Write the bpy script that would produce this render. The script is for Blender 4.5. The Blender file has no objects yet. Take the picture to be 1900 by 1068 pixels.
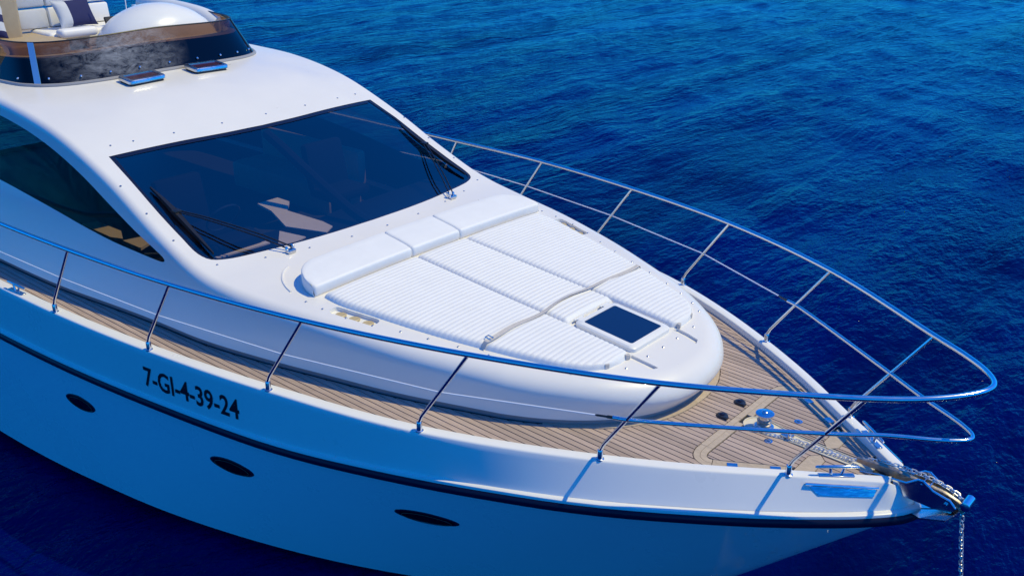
import bpy, bmesh, math, random
import numpy as np
from mathutils import Vector, Matrix
from mathutils.geometry import delaunay_2d_cdt
random.seed(7)
R = math.radians
scn = bpy.context.scene
COL = scn.collection
ZW = 3.1                      # height of the design datum above the water

# ------------------------------------------------------------------ camera
cam_d = bpy.data.cameras.new('camera')
cam_d.lens = 36 * 1850 / 1900
cam_d.sensor_width = 36
cam_d.clip_end = 6000
cam = bpy.data.objects.new('camera', cam_d)
COL.objects.link(cam)
cam.location = (4.6934, -6.9483, 3.4239 + ZW)
HEAD, PITCH = 130.635, 22.907
fw = Vector((math.cos(R(HEAD)) * math.cos(R(PITCH)), math.sin(R(HEAD)) * math.cos(R(PITCH)), -math.sin(R(PITCH))))
cam.rotation_euler = fw.to_track_quat('-Z', 'Y').to_euler()
scn.camera = cam

# ------------------------------------------------------------------ sky, sun, exposure
SUN = Vector((0.46, 0.42, 1.0)).normalized()
elev = math.asin(SUN.z)
azim = math.atan2(SUN.y, SUN.x)
world = bpy.data.worlds.new('World')
scn.world = world
world.use_nodes = True
wn, wl = world.node_tree.nodes, world.node_tree.links
bg = wn['Background']
sky = wn.new('ShaderNodeTexSky')
sky.sky_type = 'NISHITA'
sky.sun_disc = False
sky.sun_elevation = elev
sky.sun_rotation = math.pi / 2 - azim
sky.air_density = 1.0
sky.dust_density = 0.0
sky.ozone_density = 10.0
tint = wn.new('ShaderNodeMix')
tint.data_type = 'RGBA'
tint.blend_type = 'MULTIPLY'
tint.inputs[0].default_value = 1.0
tint.inputs[7].default_value = (0.02, 0.51, 1.0, 1)
wl.new(sky.outputs[0], tint.inputs[6])
wl.new(tint.outputs[2], bg.inputs[0])
bg.inputs[1].default_value = 0.15
sun_d = bpy.data.lights.new('sun', 'SUN')
sun_d.energy = 2.4
sun_d.angle = R(0.53)
sun_d.color = (1.0, 0.87, 0.42)
sun = bpy.data.objects.new('sun', sun_d)
COL.objects.link(sun)
sun.rotation_euler = SUN.to_track_quat('Z', 'Y').to_euler()
sun.location = (10, 8, 25)
scn.view_settings.view_transform = 'Standard'
scn.view_settings.look = 'None'
scn.view_settings.exposure = 0.5
scn.view_settings.gamma = 1.0
scn.view_settings.use_curve_mapping = False
scn.render.engine = 'CYCLES'

# ------------------------------------------------------------------ materials
def lin(r, g, b):
    f = lambda c: c / 12.92 if c <= 0.04045 else ((c + 0.055) / 1.055) ** 2.4
    return (f(r / 255), f(g / 255), f(b / 255), 1)

def newmat(name):
    m = bpy.data.materials.new(name)
    m.use_nodes = True
    nt = m.node_tree
    return m, nt.nodes, nt.links, nt.nodes['Principled BSDF']

def pm(name, col, rough=0.4, metal=0.0, coat=0.0, vary=0.0, scale=4.0, bump=0.0, bscale=60.0, rvar=0.0, rnd=0.0, spec=0.5, stretch=None, coords='Object'):
    m, n, l, b = newmat(name)
    col = tuple(col)[:3] + (1,)
    b.inputs['Base Color'].default_value = col
    b.inputs['Roughness'].default_value = rough
    b.inputs['Metallic'].default_value = metal
    b.inputs['Coat Weight'].default_value = coat
    b.inputs['Specular IOR Level'].default_value = spec
    if vary or rvar or bump or rnd:
        tc = n.new('ShaderNodeTexCoord')
        mp = n.new('ShaderNodeMapping')
        l.new(tc.outputs[coords], mp.inputs[0])
        if stretch:
            mp.inputs['Scale'].default_value = stretch
    if vary or rvar:
        nz = n.new('ShaderNodeTexNoise')
        nz.inputs['Scale'].default_value = scale
        nz.inputs['Detail'].default_value = 6
        nz.inputs['Roughness'].default_value = 0.62
        l.new(mp.outputs[0], nz.inputs['Vector'])
    if vary or rnd:
        hs = n.new('ShaderNodeHueSaturation')
        hs.inputs['Color'].default_value = col
        val = None
        if vary:
            mr = n.new('ShaderNodeMapRange')
            mr.inputs[1].default_value = 0.25
            mr.inputs[2].default_value = 0.75
            mr.inputs[3].default_value = 1 - vary
            mr.inputs[4].default_value = 1 + vary
            l.new(nz.outputs[0], mr.inputs[0])
            val = mr.outputs[0]
        if rnd:
            oi = n.new('ShaderNodeObjectInfo')
            m2 = n.new('ShaderNodeMapRange')
            m2.inputs[3].default_value = 1 - rnd
            m2.inputs[4].default_value = 1 + rnd
            l.new(oi.outputs['Random'], m2.inputs[0])
            if val is not None:
                mu = n.new('ShaderNodeMath')
                mu.operation = 'MULTIPLY'
                l.new(val, mu.inputs[0])
                l.new(m2.outputs[0], mu.inputs[1])
                val = mu.outputs[0]
            else:
                val = m2.outputs[0]
        l.new(val, hs.inputs['Value'])
        l.new(hs.outputs[0], b.inputs['Base Color'])
    if rvar:
        m3 = n.new('ShaderNodeMapRange')
        m3.inputs[1].default_value = 0.3
        m3.inputs[2].default_value = 0.7
        m3.inputs[3].default_value = max(0.02, rough - rvar)
        m3.inputs[4].default_value = rough + rvar
        l.new(nz.outputs[0], m3.inputs[0])
        l.new(m3.outputs[0], b.inputs['Roughness'])
    if bump:
        nb = n.new('ShaderNodeTexNoise')
        nb.inputs['Scale'].default_value = bscale
        nb.inputs['Detail'].default_value = 3
        l.new(mp.outputs[0], nb.inputs['Vector'])
        bp = n.new('ShaderNodeBump')
        bp.inputs['Strength'].default_value = bump
        bp.inputs['Distance'].default_value = 0.01
        l.new(nb.outputs[0], bp.inputs['Height'])
        l.new(bp.outputs[0], b.inputs['Normal'])
    return m

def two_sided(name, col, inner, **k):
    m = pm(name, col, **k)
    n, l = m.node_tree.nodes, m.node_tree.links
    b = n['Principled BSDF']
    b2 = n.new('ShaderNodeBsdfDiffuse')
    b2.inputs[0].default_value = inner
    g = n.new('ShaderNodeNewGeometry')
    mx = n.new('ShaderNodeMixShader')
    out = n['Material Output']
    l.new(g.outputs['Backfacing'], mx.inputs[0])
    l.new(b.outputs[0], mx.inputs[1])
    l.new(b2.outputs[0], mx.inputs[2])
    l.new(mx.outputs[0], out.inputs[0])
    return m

def glass(name, tintc, ior=1.5, rough=0.02, haze=None):
    m, n, l, b = newmat(name)
    n.remove(b)
    tr = n.new('ShaderNodeBsdfTransparent')
    tr.inputs[0].default_value = tintc
    gl = n.new('ShaderNodeBsdfGlossy')
    gl.inputs['Roughness'].default_value = rough
    fr = n.new('ShaderNodeFresnel')
    # same reflectance from both faces of the pane
    geo = n.new('ShaderNodeNewGeometry')
    mi = n.new('ShaderNodeMapRange')
    mi.inputs[3].default_value = ior
    mi.inputs[4].default_value = 1.0 / ior
    l.new(geo.outputs['Backfacing'], mi.inputs[0])
    l.new(mi.outputs[0], fr.inputs[0])
    mx = n.new('ShaderNodeMixShader')
    l.new(fr.outputs[0], mx.inputs[0])
    l.new(tr.outputs[0], mx.inputs[1])
    l.new(gl.outputs[0], mx.inputs[2])
    res = mx
    if haze:
        tc = n.new('ShaderNodeTexCoord')
        mp = n.new('ShaderNodeMapping')
        mp.inputs['Scale'].default_value = (1, 1, 2.2)
        mp.inputs['Rotation'].default_value = (0.5, 0, 0.2)
        l.new(tc.outputs['Object'], mp.inputs[0])
        nz = n.new('ShaderNodeTexNoise')
        nz.inputs['Scale'].default_value = 6
        nz.inputs['Detail'].default_value = 12
        nz.inputs['Roughness'].default_value = 0.72
        nz.inputs['Distortion'].default_value = 0.5
        l.new(mp.outputs[0], nz.inputs['Vector'])
        ds = n.new('ShaderNodeVectorMath')
        ds.operation = 'DISTANCE'
        ds.inputs[1].default_value = haze
        l.new(tc.outputs['Object'], ds.inputs[0])
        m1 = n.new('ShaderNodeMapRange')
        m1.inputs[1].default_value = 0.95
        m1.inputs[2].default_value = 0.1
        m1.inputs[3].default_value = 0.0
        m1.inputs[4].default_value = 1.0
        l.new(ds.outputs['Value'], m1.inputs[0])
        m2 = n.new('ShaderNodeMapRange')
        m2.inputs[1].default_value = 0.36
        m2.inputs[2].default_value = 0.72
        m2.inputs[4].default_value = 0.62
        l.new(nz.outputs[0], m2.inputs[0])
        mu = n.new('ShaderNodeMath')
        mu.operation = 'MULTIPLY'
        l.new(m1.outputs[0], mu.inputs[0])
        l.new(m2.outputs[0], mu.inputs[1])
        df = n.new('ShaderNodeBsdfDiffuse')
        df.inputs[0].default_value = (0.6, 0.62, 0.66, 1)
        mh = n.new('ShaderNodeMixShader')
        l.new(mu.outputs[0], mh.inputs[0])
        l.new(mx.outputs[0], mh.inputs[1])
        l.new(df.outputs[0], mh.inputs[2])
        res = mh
    l.new(res.outputs[0], n['Material Output'].inputs[0])
    return m

M = {}
M['gel'] = pm('white_gelcoat', (0.81, 0.80, 0.75), 0.32, coat=0.25, vary=0.02, scale=1.3, rvar=0.08, spec=0.4)
M['hull'] = pm('hull_gelcoat', (0.80, 0.81, 0.82), 0.30, coat=0.3, vary=0.012, scale=0.9, rvar=0.1, spec=0.4)
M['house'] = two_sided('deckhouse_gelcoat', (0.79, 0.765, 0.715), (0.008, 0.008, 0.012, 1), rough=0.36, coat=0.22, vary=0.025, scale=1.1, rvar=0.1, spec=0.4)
M['cream'] = pm('cream_gelcoat', (0.70, 0.64, 0.50), 0.4, vary=0.12, scale=7)
M['pad'] = pm('white_vinyl', (0.80, 0.80, 0.78), 0.5, vary=0.03, scale=5, bump=0.12, bscale=220, spec=0.35)
M['padside'] = pm('vinyl_welt', (0.55, 0.54, 0.52), 0.6)
M['strap'] = pm('grey_webbing', (0.52, 0.49, 0.46), 0.75, vary=0.15, scale=40)
M['teak'] = pm('weathered_teak', (0.43, 0.335, 0.285), 0.72, vary=0.22, scale=5, rnd=0.13, stretch=(1, 22, 22), bump=0.25, bscale=8, spec=0.25)
M['teak2'] = pm('pale_teak', (0.47, 0.385, 0.30), 0.68, vary=0.18, scale=5, rnd=0.07, stretch=(4, 10, 10), bump=0.2, bscale=8, spec=0.25)
M['caulk'] = pm('black_caulk', (0.02, 0.02, 0.022), 0.6)
M['chrome'] = pm('polished_stainless', (0.66, 0.70, 0.76), 0.17, metal=1.0, rvar=0.05, scale=6)
M['steel'] = pm('brushed_stainless', (0.62, 0.63, 0.65), 0.24, metal=1.0, vary=0.1, scale=9, rvar=0.1)
M['dull'] = pm('galvanised_steel', (0.42, 0.36, 0.30), 0.42, metal=0.85, vary=0.3, scale=30, rvar=0.15)
M['navy'] = pm('navy_rubber', (0.004, 0.006, 0.03), 0.4, spec=0.25)
M['black'] = pm('black_plastic', (0.012, 0.012, 0.014), 0.35)
M['antifoul'] = pm('antifouling', (0.004, 0.005, 0.012), 0.8, spec=0.1)
M['seal'] = pm('windscreen_band', (0.010, 0.012, 0.03), 0.12, spec=0.5)
M['glassw'] = glass('tinted_windscreen', (0.68, 0.68, 0.72, 1), ior=2.45)
M['glasss'] = glass('tinted_side_glass', (0.36, 0.32, 0.25, 1), ior=1.25)
M['glassb'] = pm('smoked_acrylic_hatch', (0.006, 0.02, 0.075), 0.06, spec=0.6, rvar=0.03, scale=12)
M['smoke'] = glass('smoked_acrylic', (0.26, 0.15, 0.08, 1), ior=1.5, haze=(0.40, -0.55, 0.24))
M['post'] = pm('blue_coated_post', (0.10, 0.30, 0.62), 0.35)
M['tan'] = pm('tan_leather', (0.42, 0.33, 0.21), 0.6, vary=0.06, scale=12)
M['tan2'] = pm('tan_dash', (0.82, 0.66, 0.52), 0.6, vary=0.05, scale=12)
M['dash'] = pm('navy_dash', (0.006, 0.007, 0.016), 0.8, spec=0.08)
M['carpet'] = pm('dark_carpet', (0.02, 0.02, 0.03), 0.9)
M['grey'] = pm('grey_trim', (0.32, 0.31, 0.31), 0.45)
M['seatg'] = pm('pale_grey_upholstery', (0.55, 0.56, 0.58), 0.6, vary=0.05, scale=10)
M['white'] = pm('white_upholstery', (0.82, 0.81, 0.78), 0.5)
M['pnavy'] = pm('navy_fabric', (0.012, 0.016, 0.085), 0.85, bump=0.3, bscale=150)
M['disc'] = pm('brass_ring', (0.50, 0.40, 0.22), 0.45, vary=0.1, scale=20)
M['ink'] = pm('black_vinyl_lettering', (0.006, 0.006, 0.012), 0.4)
M['wire'] = pm('white_coated_wire', (0.85, 0.86, 0.88), 0.35)
M['plate'] = pm('worn_polished_plate', (0.66, 0.67, 0.70), 0.14, metal=1.0, vary=0.25, scale=9, rvar=0.1, bump=0.5, bscale=14, stretch=(1, 1, 3))
M['chainm'] = pm('galvanised_chain', (0.70, 0.70, 0.70), 0.38, metal=0.7, vary=0.25, scale=60, rnd=0.2)
M['bronze'] = pm('dark_bronze', (0.10, 0.08, 0.05), 0.5)
M['red'] = pm('red_fabric', (0.5, 0.03, 0.02), 0.7)

def sea_material():
    m, n, l, b = newmat('sea_water')
    tc = n.new('ShaderNodeTexCoord')
    def noise(rot, sc, scale, detail=3, dist=0.0, rough=0.55):
        mp = n.new('ShaderNodeMapping')
        mp.inputs['Rotation'].default_value = (0, 0, R(rot))
        mp.inputs['Scale'].default_value = sc
        l.new(tc.outputs['Object'], mp.inputs[0])
        nz = n.new('ShaderNodeTexNoise')
        nz.inputs['Scale'].default_value = scale
        nz.inputs['Detail'].default_value = detail
        nz.inputs['Distortion'].default_value = dist
        nz.inputs['Roughness'].default_value = rough
        l.new(mp.outputs[0], nz.inputs['Vector'])
        return nz.outputs[0]
    a = noise(42, (1, 0.45, 1), 1.1, 4, 0.5)
    c = noise(30, (1, 0.5, 1), 3.6, 4, 0.4)
    d = noise(55, (1, 0.6, 1), 11.0, 3, 0.2)
    def mul(o, k):
        x = n.new('ShaderNodeMath')
        x.operation = 'MULTIPLY'
        x.inputs[1].default_value = k
        l.new(o, x.inputs[0])
        return x.outputs[0]
    def add(o, p):
        x = n.new('ShaderNodeMath')
        l.new(o, x.inputs[0])
        l.new(p, x.inputs[1])
        return x.outputs[0]
    h = add(add(mul(a, 0.13), mul(c, 0.075)), mul(d, 0.034))
    slick = noise(44, (0.55, 0.10, 1), 0.45, 5, 0.5, 0.6)
    mrs = n.new('ShaderNodeMapRange')
    mrs.inputs[1].default_value = 0.40
    mrs.inputs[2].default_value = 0.60
    mrs.inputs[3].default_value = 0.5
    mrs.inputs[4].default_value = 1.25
    l.new(slick, mrs.inputs[0])
    hm = n.new('ShaderNodeMath')
    hm.operation = 'MULTIPLY'
    l.new(h, hm.inputs[0])
    l.new(mrs.outputs[0], hm.inputs[1])
    h = hm.outputs[0]
    bp = n.new('ShaderNodeBump')
    bp.inputs['Strength'].default_value = 1.0
    bp.inputs['Distance'].default_value = 1.0
    l.new(h, bp.inputs['Height'])
    l.new(bp.outputs[0], b.inputs['Normal'])
    big = noise(40, (1, 0.3, 1), 0.22, 4, 0.6)
    cr = n.new('ShaderNodeValToRGB')
    cr.color_ramp.elements[0].position = 0.32
    cr.color_ramp.elements[0].color = (0.0002, 0.0012, 0.044, 1)
    cr.color_ramp.elements[1].position = 0.66
    cr.color_ramp.elements[1].color = (0.0002, 0.0030, 0.108, 1)
    l.new(big, cr.inputs[0])
    l.new(cr.outputs[0], b.inputs['Base Color'])
    b.inputs['Roughness'].default_value = 0.08
    b.inputs['IOR'].default_value = 1.125
    return m
M['sea'] = sea_material()

# ------------------------------------------------------------------ object helpers
WL = {}     # world location of each object

def tag(o, label=None, cat=None, group=None, kind=None):
    if label: o['label'] = label
    if cat: o['category'] = cat
    if group: o['group'] = group
    if kind: o['kind'] = kind
    return o

def empty(name, loc, parent=None):
    o = bpy.data.objects.new(name, None)
    o.empty_display_size = 0.2
    COL.objects.link(o)
    w = Vector((loc[0], loc[1], loc[2] + ZW))
    WL[o.name] = w
    o.location = w if parent is None else w - WL[parent.name]
    o.parent = parent
    return o

def link(name, me, world, parent):
    o = bpy.data.objects.new(name, me)
    COL.objects.link(o)
    WL[o.name] = world
    o.location = world if parent is None else world - WL[parent.name]
    o.parent = parent
    return o

def mk(name, geo, mat, parent=None, smooth=True, sharp=40, flat_origin=False):
    vs, fs = geo
    vs = [Vector(v) for v in vs]
    lo = Vector((min(v.x for v in vs), min(v.y for v in vs), min(v.z for v in vs)))
    hi = Vector((max(v.x for v in vs), max(v.y for v in vs), max(v.z for v in vs)))
    org = Vector(((lo.x + hi.x) / 2, (lo.y + hi.y) / 2, lo.z))
    me = bpy.data.meshes.new(name)
    me.from_pydata([v - org for v in vs], [], [list(f) for f in fs])
    me.validate()
    bm = bmesh.new()
    bm.from_mesh(me)
    bmesh.ops.remove_doubles(bm, verts=bm.verts, dist=2e-5)
    bmesh.ops.recalc_face_normals(bm, faces=bm.faces)
    bm.to_mesh(me)
    bm.free()
    if smooth:
        me.polygons.foreach_set('use_smooth', [True] * len(me.polygons))
        me.set_sharp_from_angle(angle=R(sharp))
    me.materials.append(mat)
    return link(name, me, org + Vector((0, 0, ZW)), parent)

def flip_if(o, want):
    """make the face normals agree, on average, with a wanted direction"""
    s = sum((p.normal.dot(want) * p.area for p in o.data.polygons))
    if s < 0:
        o.data.flip_normals()
    return o

def inst(src, loc, parent, rot=None, name=None, scale=None):
    o = bpy.data.objects.new(name or src.name.split('.')[0], src.data)
    COL.objects.link(o)
    w = Vector((loc[0], loc[1], loc[2] + ZW))
    WL[o.name] = w
    o.location = w if parent is None else w - WL[parent.name]
    o.parent = parent
    if rot is not None:
        o.rotation_mode = 'QUATERNION'
        o.rotation_quaternion = rot
    if scale: o.scale = scale
    return o

def join(*gs):
    V, F = [], []
    for v, f in gs:
        k = len(V)
        V += [Vector(p) for p in v]
        F += [[i + k for i in q] for q in f]
    return V, F

def mirror(g):
    v, f = g
    return [Vector((p[0], -p[1], p[2])) for p in v], [list(reversed(q)) for q in f]

def grid(rows, closed=False, cap=False):
    n = len(rows[0])
    V = [Vector(p) for r in rows for p in r]
    F = []
    for i in range(len(rows) - 1):
        for j in range(n - 1 + (1 if closed else 0)):
            a, b = i * n + j, i * n + (j + 1) % n
            F.append([a, b, b + n, a + n])
    if cap and closed:
        F.append(list(range(n))[::-1])
        F.append([(len(rows) - 1) * n + j for j in range(n)])
    return V, F

def tube(pts, r, n=10, closed=False):
    pts = [Vector(p) for p in pts]
    rows, up = [], None
    m = len(pts)
    for i, p in enumerate(pts):
        a = pts[max(i - 1, 0)] if not closed else pts[i - 1]
        b = pts[min(i + 1, m - 1)] if not closed else pts[(i + 1) % m]
        t = (b - a).normalized()
        if up is None:
            up = Vector((0, 0, 1)) if abs(t.z) < 0.9 else Vector((1, 0, 0))
        s = t.cross(up).normalized()
        up = s.cross(t).normalized()
        rr = r[i] if isinstance(r, (list, tuple)) else r
        rows.append([p + (s * math.cos(2 * math.pi * k / n) + up * math.sin(2 * math.pi * k / n)) * rr for k in range(n)])
    if closed:
        rows.append(rows[0])
        return grid(rows, True, False)
    return grid(rows, True, True)

def catmull(P, k=8, closed=False):
    P = [Vector(p) for p in P]
    out = []
    n = len(P)
    rng = range(n) if closed else range(n - 1)
    for i in rng:
        if closed:
            a, b, c, d = P[i - 1], P[i], P[(i + 1) % n], P[(i + 2) % n]
        else:
            b, c = P[i], P[i + 1]
            a = P[i - 1] if i else b * 2 - c
            d = P[i + 2] if i + 2 < n else c * 2 - b
        t0 = 0.0
        t1 = max((b - a).length, 1e-6) ** 0.5
        t2 = t1 + max((c - b).length, 1e-6) ** 0.5
        t3 = t2 + max((d - c).length, 1e-6) ** 0.5
        for j in range(k):
            t = t1 + (t2 - t1) * j / k
            A1 = a * ((t1 - t) / (t1 - t0)) + b * ((t - t0) / (t1 - t0))
            A2 = b * ((t2 - t) / (t2 - t1)) + c * ((t - t1) / (t2 - t1))
            A3 = c * ((t3 - t) / (t3 - t2)) + d * ((t - t2) / (t3 - t2))
            B1 = A1 * ((t2 - t) / (t2 - t0)) + A2 * ((t - t0) / (t2 - t0))
            B2 = A2 * ((t3 - t) / (t3 - t1)) + A3 * ((t - t1) / (t3 - t1))
            out.append(B1 * ((t2 - t) / (t2 - t1)) + B2 * ((t - t1) / (t2 - t1)))
    if not closed:
        out.append(P[-1])
    return out

def rbox(size, bev=0.02, seg=2, loc=(0, 0, 0), rot=None, taper=None):
    bm = bmesh.new()
    bmesh.ops.create_cube(bm, size=1)
    for v in bm.verts:
        v.co = Vector((v.co.x * size[0], v.co.y * size[1], v.co.z * size[2]))
        if taper and v.co.z > 0:
            v.co.x *= taper[0]
            v.co.y *= taper[1]
    if bev:
        bmesh.ops.bevel(bm, geom=list(bm.edges), offset=bev, segments=seg, affect='EDGES', profile=0.5)
    mat = Matrix.Translation(Vector(loc)) @ (rot.to_matrix().to_4x4() if rot is not None else Matrix())
    bm.verts.index_update()
    V = [mat @ v.co for v in bm.verts]
    F = [[v.index for v in f.verts] for f in bm.faces]
    bm.free()
    return V, F

def lathe(prof, n=24, loc=(0, 0, 0), rot=None):
    rows = []
    mat = rot.to_matrix() if rot is not None else Matrix.Identity(3)
    for r, z in prof:
        rows.append([mat @ Vector((r * math.cos(2 * math.pi * k / n), r * math.sin(2 * math.pi * k / n), z)) + Vector(loc) for k in range(n)])
    return grid(rows, True, True)

def prism(poly, z0, z1):
    """extrude a plan polygon; z0, z1 numbers or functions of (x, y)"""
    n = len(poly)
    f = lambda z, p: z(p[0], p[1]) if callable(z) else z
    V = [Vector((p[0], p[1], f(z0, p))) for p in poly] + [Vector((p[0], p[1], f(z1, p))) for p in poly]
    F = [list(range(n))[::-1], list(range(n, 2 * n))]
    for i in range(n):
        j = (i + 1) % n
        F.append([i, j, j + n, i + n])
    return V, F

def inpoly(x, y, P):
    c = False
    j = len(P) - 1
    for i in range(len(P)):
        xi, yi = P[i][0], P[i][1]
        xj, yj = P[j][0], P[j][1]
        if (yi > y) != (yj > y) and x < (xj - xi) * (y - yi) / (yj - yi) + xi:
            c = not c
        j = i
    return c

def pdist(x, y, P, closed=True):
    best = 1e9
    n = len(P)
    for i in range(n if closed else n - 1):
        ax, ay = P[i][0], P[i][1]
        bx, by = P[(i + 1) % n][0], P[(i + 1) % n][1]
        dx, dy = bx - ax, by - ay
        L = dx * dx + dy * dy
        t = max(0, min(1, ((x - ax) * dx + (y - ay) * dy) / L)) if L > 1e-12 else 0
        best = min(best, math.hypot(x - ax - t * dx, y - ay - t * dy))
    return best

def cdt(outline, holes, step, fmap, sx=1.0, gap=0.35):
    """triangulate a plan region with holes and lift it with fmap"""
    pts, edges = [], []
    for loop in [outline] + holes:
        k = len(pts)
        n = len(loop)
        pts += [Vector((p[0], p[1])) for p in loop]
        edges += [(k + i, k + (i + 1) % n) for i in range(n)]
    xs = [p[0] for p in outline]
    ys = [p[1] for p in outline]
    x = min(xs)
    while x < max(xs):
        y = min(ys)
        while y < max(ys):
            if inpoly(x, y, outline) and not any(inpoly(x, y, h) for h in holes):
                if all(pdist(x, y, L) > step * gap for L in [outline] + holes):
                    pts.append(Vector((x, y)))
            y += step
        x += step * sx
    vo, eo, fo, *_ = delaunay_2d_cdt(pts, edges, [], 0, 1e-6)
    F = []
    for f in fo:
        cx = sum(vo[i].x for i in f) / len(f)
        cy = sum(vo[i].y for i in f) / len(f)
        if inpoly(cx, cy, outline) and not any(inpoly(cx, cy, h) for h in holes):
            F.append(list(f))
    return [Vector(fmap(v.x, v.y)) for v in vo], F

def spl(X, Y):
    X = list(map(float, X))
    Y = list(map(float, Y))
    n = len(X)
    h = [X[i + 1] - X[i] for i in range(n - 1)]
    d = [(Y[i + 1] - Y[i]) / h[i] for i in range(n - 1)]
    m = [d[0]] + [(d[i - 1] * h[i] + d[i] * h[i - 1]) / (h[i] + h[i - 1]) for i in range(1, n - 1)] + [d[-1]]
    def f(x):
        if x <= X[0]: return Y[0] + m[0] * (x - X[0])
        if x >= X[-1]: return Y[-1] + m[-1] * (x - X[-1])
        i = 0
        while x > X[i + 1]: i += 1
        t = (x - X[i]) / h[i]
        return (2*t**3-3*t*t+1)*Y[i] + (t**3-2*t*t+t)*h[i]*m[i] + (3*t*t-2*t**3)*Y[i+1] + (t**3-t*t)*h[i]*m[i+1]
    return f

# ------------------------------------------------------------------ hull lines (x forward, y to port, z up from the datum)
AFT = -12.0
cap_o = spl([-12, -8, -6.5, -5.1, -3.55, -2.02, -.521, .837, 1.45, 2.048, 2.4, 2.66],
            [3.02, 2.99, 2.95, 2.88, 2.725, 2.47, 2.08, 1.43, 1.05, .62, .37, .18])
zcap = spl([-12, -5, -1, -.5, .84, 2.05, 2.7], [-.845, -.85, -.85, -.855, -.88, -.91, -.925])
cap_i = lambda x: cap_o(x) - 0.125
zdeck = lambda x: zcap(x) - 0.06
rub_y = spl([-12, -8, -6.4, -5.0, -3.8, -2.5, -2.0, -1.39, -.825, .085, .911, 1.624, 2.282, 2.6, 2.735, 2.82, 2.867],
            [3.06, 3.04, 2.99, 2.90, 2.765, 2.575, 2.49, 2.365, 2.215, 1.914, 1.566, 1.134, .65, .365, .22, .105, .0])
rub_z = spl([-12, -7, -5.5, -3.5, -2, -1, 0, 1, 2, 2.87], [-1.43, -1.42, -1.41, -1.40, -1.375, -1.31, -1.25, -1.2, -1.18, -1.174])
zedge = spl([-12, -9, -8, -7.26, -6.6, -6.0, -5.4, -5.0, -4.37, -4.05, -3.7, -3.4, -3.0, -2.0, -1, 0, .4, .7, 1.0],
            [.96, .96, .95, .925, .85, .73, .54, .39, .11, -.02, -.15, -.225, -.275, -.34, -.42, -.50, -.54, -.59, -.66])
camb = spl([-12, -7, -6, -5.4, -4.4, -3.6, -3.2, -2, 0, 1], [.10, .11, .13, .12, .1, .07, .06, .04, .03, .02])
ehw = spl([-12, -7, -5, -4, -3.4, -2.59, -1.8, -1.2, -.2], [2.15, 2.12, 2.11, 2.14, 2.15, 2.06, 1.90, 1.75, 1.40])
base_hw = spl([-12, -9, -7.14, -5.77, -4.03, -2.59, -1.8, -1.27, -.26, .3], [2.55, 2.54, 2.53, 2.47, 2.28, 2.095, 1.9, 1.77, 1.40, 1.12])

def Z(x, y):
    w = max(ehw(min(x, 0.0)), 0.9)
    return zedge(x) + camb(x) * (1 - min(1.3, (y / w) ** 2))

yacht = empty('motor_yacht', (-4, 0, -3.1))
tag(yacht, 'white motor yacht with teak foredeck, chrome bow rail and dark windscreen', 'yacht')

# ---- hull skin
def stations():
    t = [AFT + (2.4 - AFT) * i / 70 for i in range(71)]
    t += [2.4 + (2.867 - 2.4) * math.sin(math.pi / 2 * i / 14) for i in range(1, 15)]
    return t
chine_pts = spl([-12, -8, -7.0, -5.86, -4.9, -4.05, -3.32, -2.67, -1.88, -1.1, -.4, .3, .75, .95, 1.0],
                [3.02, 3.02, 2.98, 2.88, 2.74, 2.585, 2.40, 2.20, 1.90, 1.53, 1.14, .68, .31, .09, .0])
ZCH = -2.98
def hull_pt(x, k):
    """k = 0 at the rub rail, 1 at the chine"""
    u = (x - AFT) / (2.867 - AFT)
    xc = AFT + (1.0 - AFT) * u
    yr, zr = max(rub_y(x), 0), rub_z(x) - 0.02
    yc = max(chine_pts(xc), 0)
    bow = max(0, min(1, (x + 3.0) / 5.5))
    kk = k + 0.22 * bow * math.sin(math.pi * k) * 0.5
    kx = k
    return Vector((x + (xc - x) * kx, yr + (yc - yr) * kk, zr + (ZCH - zr) * k))
st = stations()
rows = [[hull_pt(x, k / 12) for k in range(13)] for x in st]
for r in rows[-1:]:
    for p in r: p.y = 0
g = grid(rows)
hull = mk('hull', join(g, mirror(g)), M['hull'], yacht)
# bottom below the chine
rows = []
for x in st:
    a = hull_pt(x, 1)
    rows.append([a + Vector((0, 0.0, 0)), Vector((a.x - .05, a.y * .96, ZCH - .05)), Vector((a.x - .3, a.y * .75, ZCH - .55)), Vector((a.x - .5, 0, ZCH - .95))])
for p in rows[-1]: p.y = 0
g = grid(rows)
mk('hull_bottom', join(g, mirror(g)), M['antifoul'], yacht)
# transom
a = [hull_pt(AFT, k / 12) for k in range(13)]
tv = [(AFT, cap_o(AFT), zcap(AFT))] + [tuple(p) for p in a]
tv = tv + [(p[0], -p[1], p[2]) for p in reversed(tv)]
mk('transom', (tv, [list(range(len(tv)))]), M['hull'], yacht)

# ---- bulwark: outer panel, cap and inner face
bst = [AFT + (2.4 - AFT) * i / 90 for i in range(91)] + [2.46, 2.52, 2.57, 2.61, 2.64, 2.66]
def bul_profile(x):
    yo, yi, zc, zd = cap_o(x), cap_i(x), zcap(x), zdeck(x)
    # match the rub-rail station a little forward of the cap station near the stem
    f = max(0, (x - 1.2) / (2.66 - 1.2))
    xr = x + f * f * (2.74 - 2.66)
    yr, zr = rub_y(xr), rub_z(xr)
    P = [Vector((x, yi, zd - .03)), Vector((x, yi, zc - .012)), Vector((x, yi + .006, zc - .003)), Vector((x, yi + .014, zc)),
         Vector((x, yo - .02, zc)), Vector((x, yo - .008, zc - .004)), Vector((x, yo, zc - .014))]
    for k in range(1, 9):
        t = k / 8
        bul = 0.0
        P.append(Vector((x + (xr - x) * t, yo + (yr - yo) * t + bul, zc - .014 + (zr - zc + .014) * t)))
    return P
rows = [bul_profile(x) for x in bst]
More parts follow.
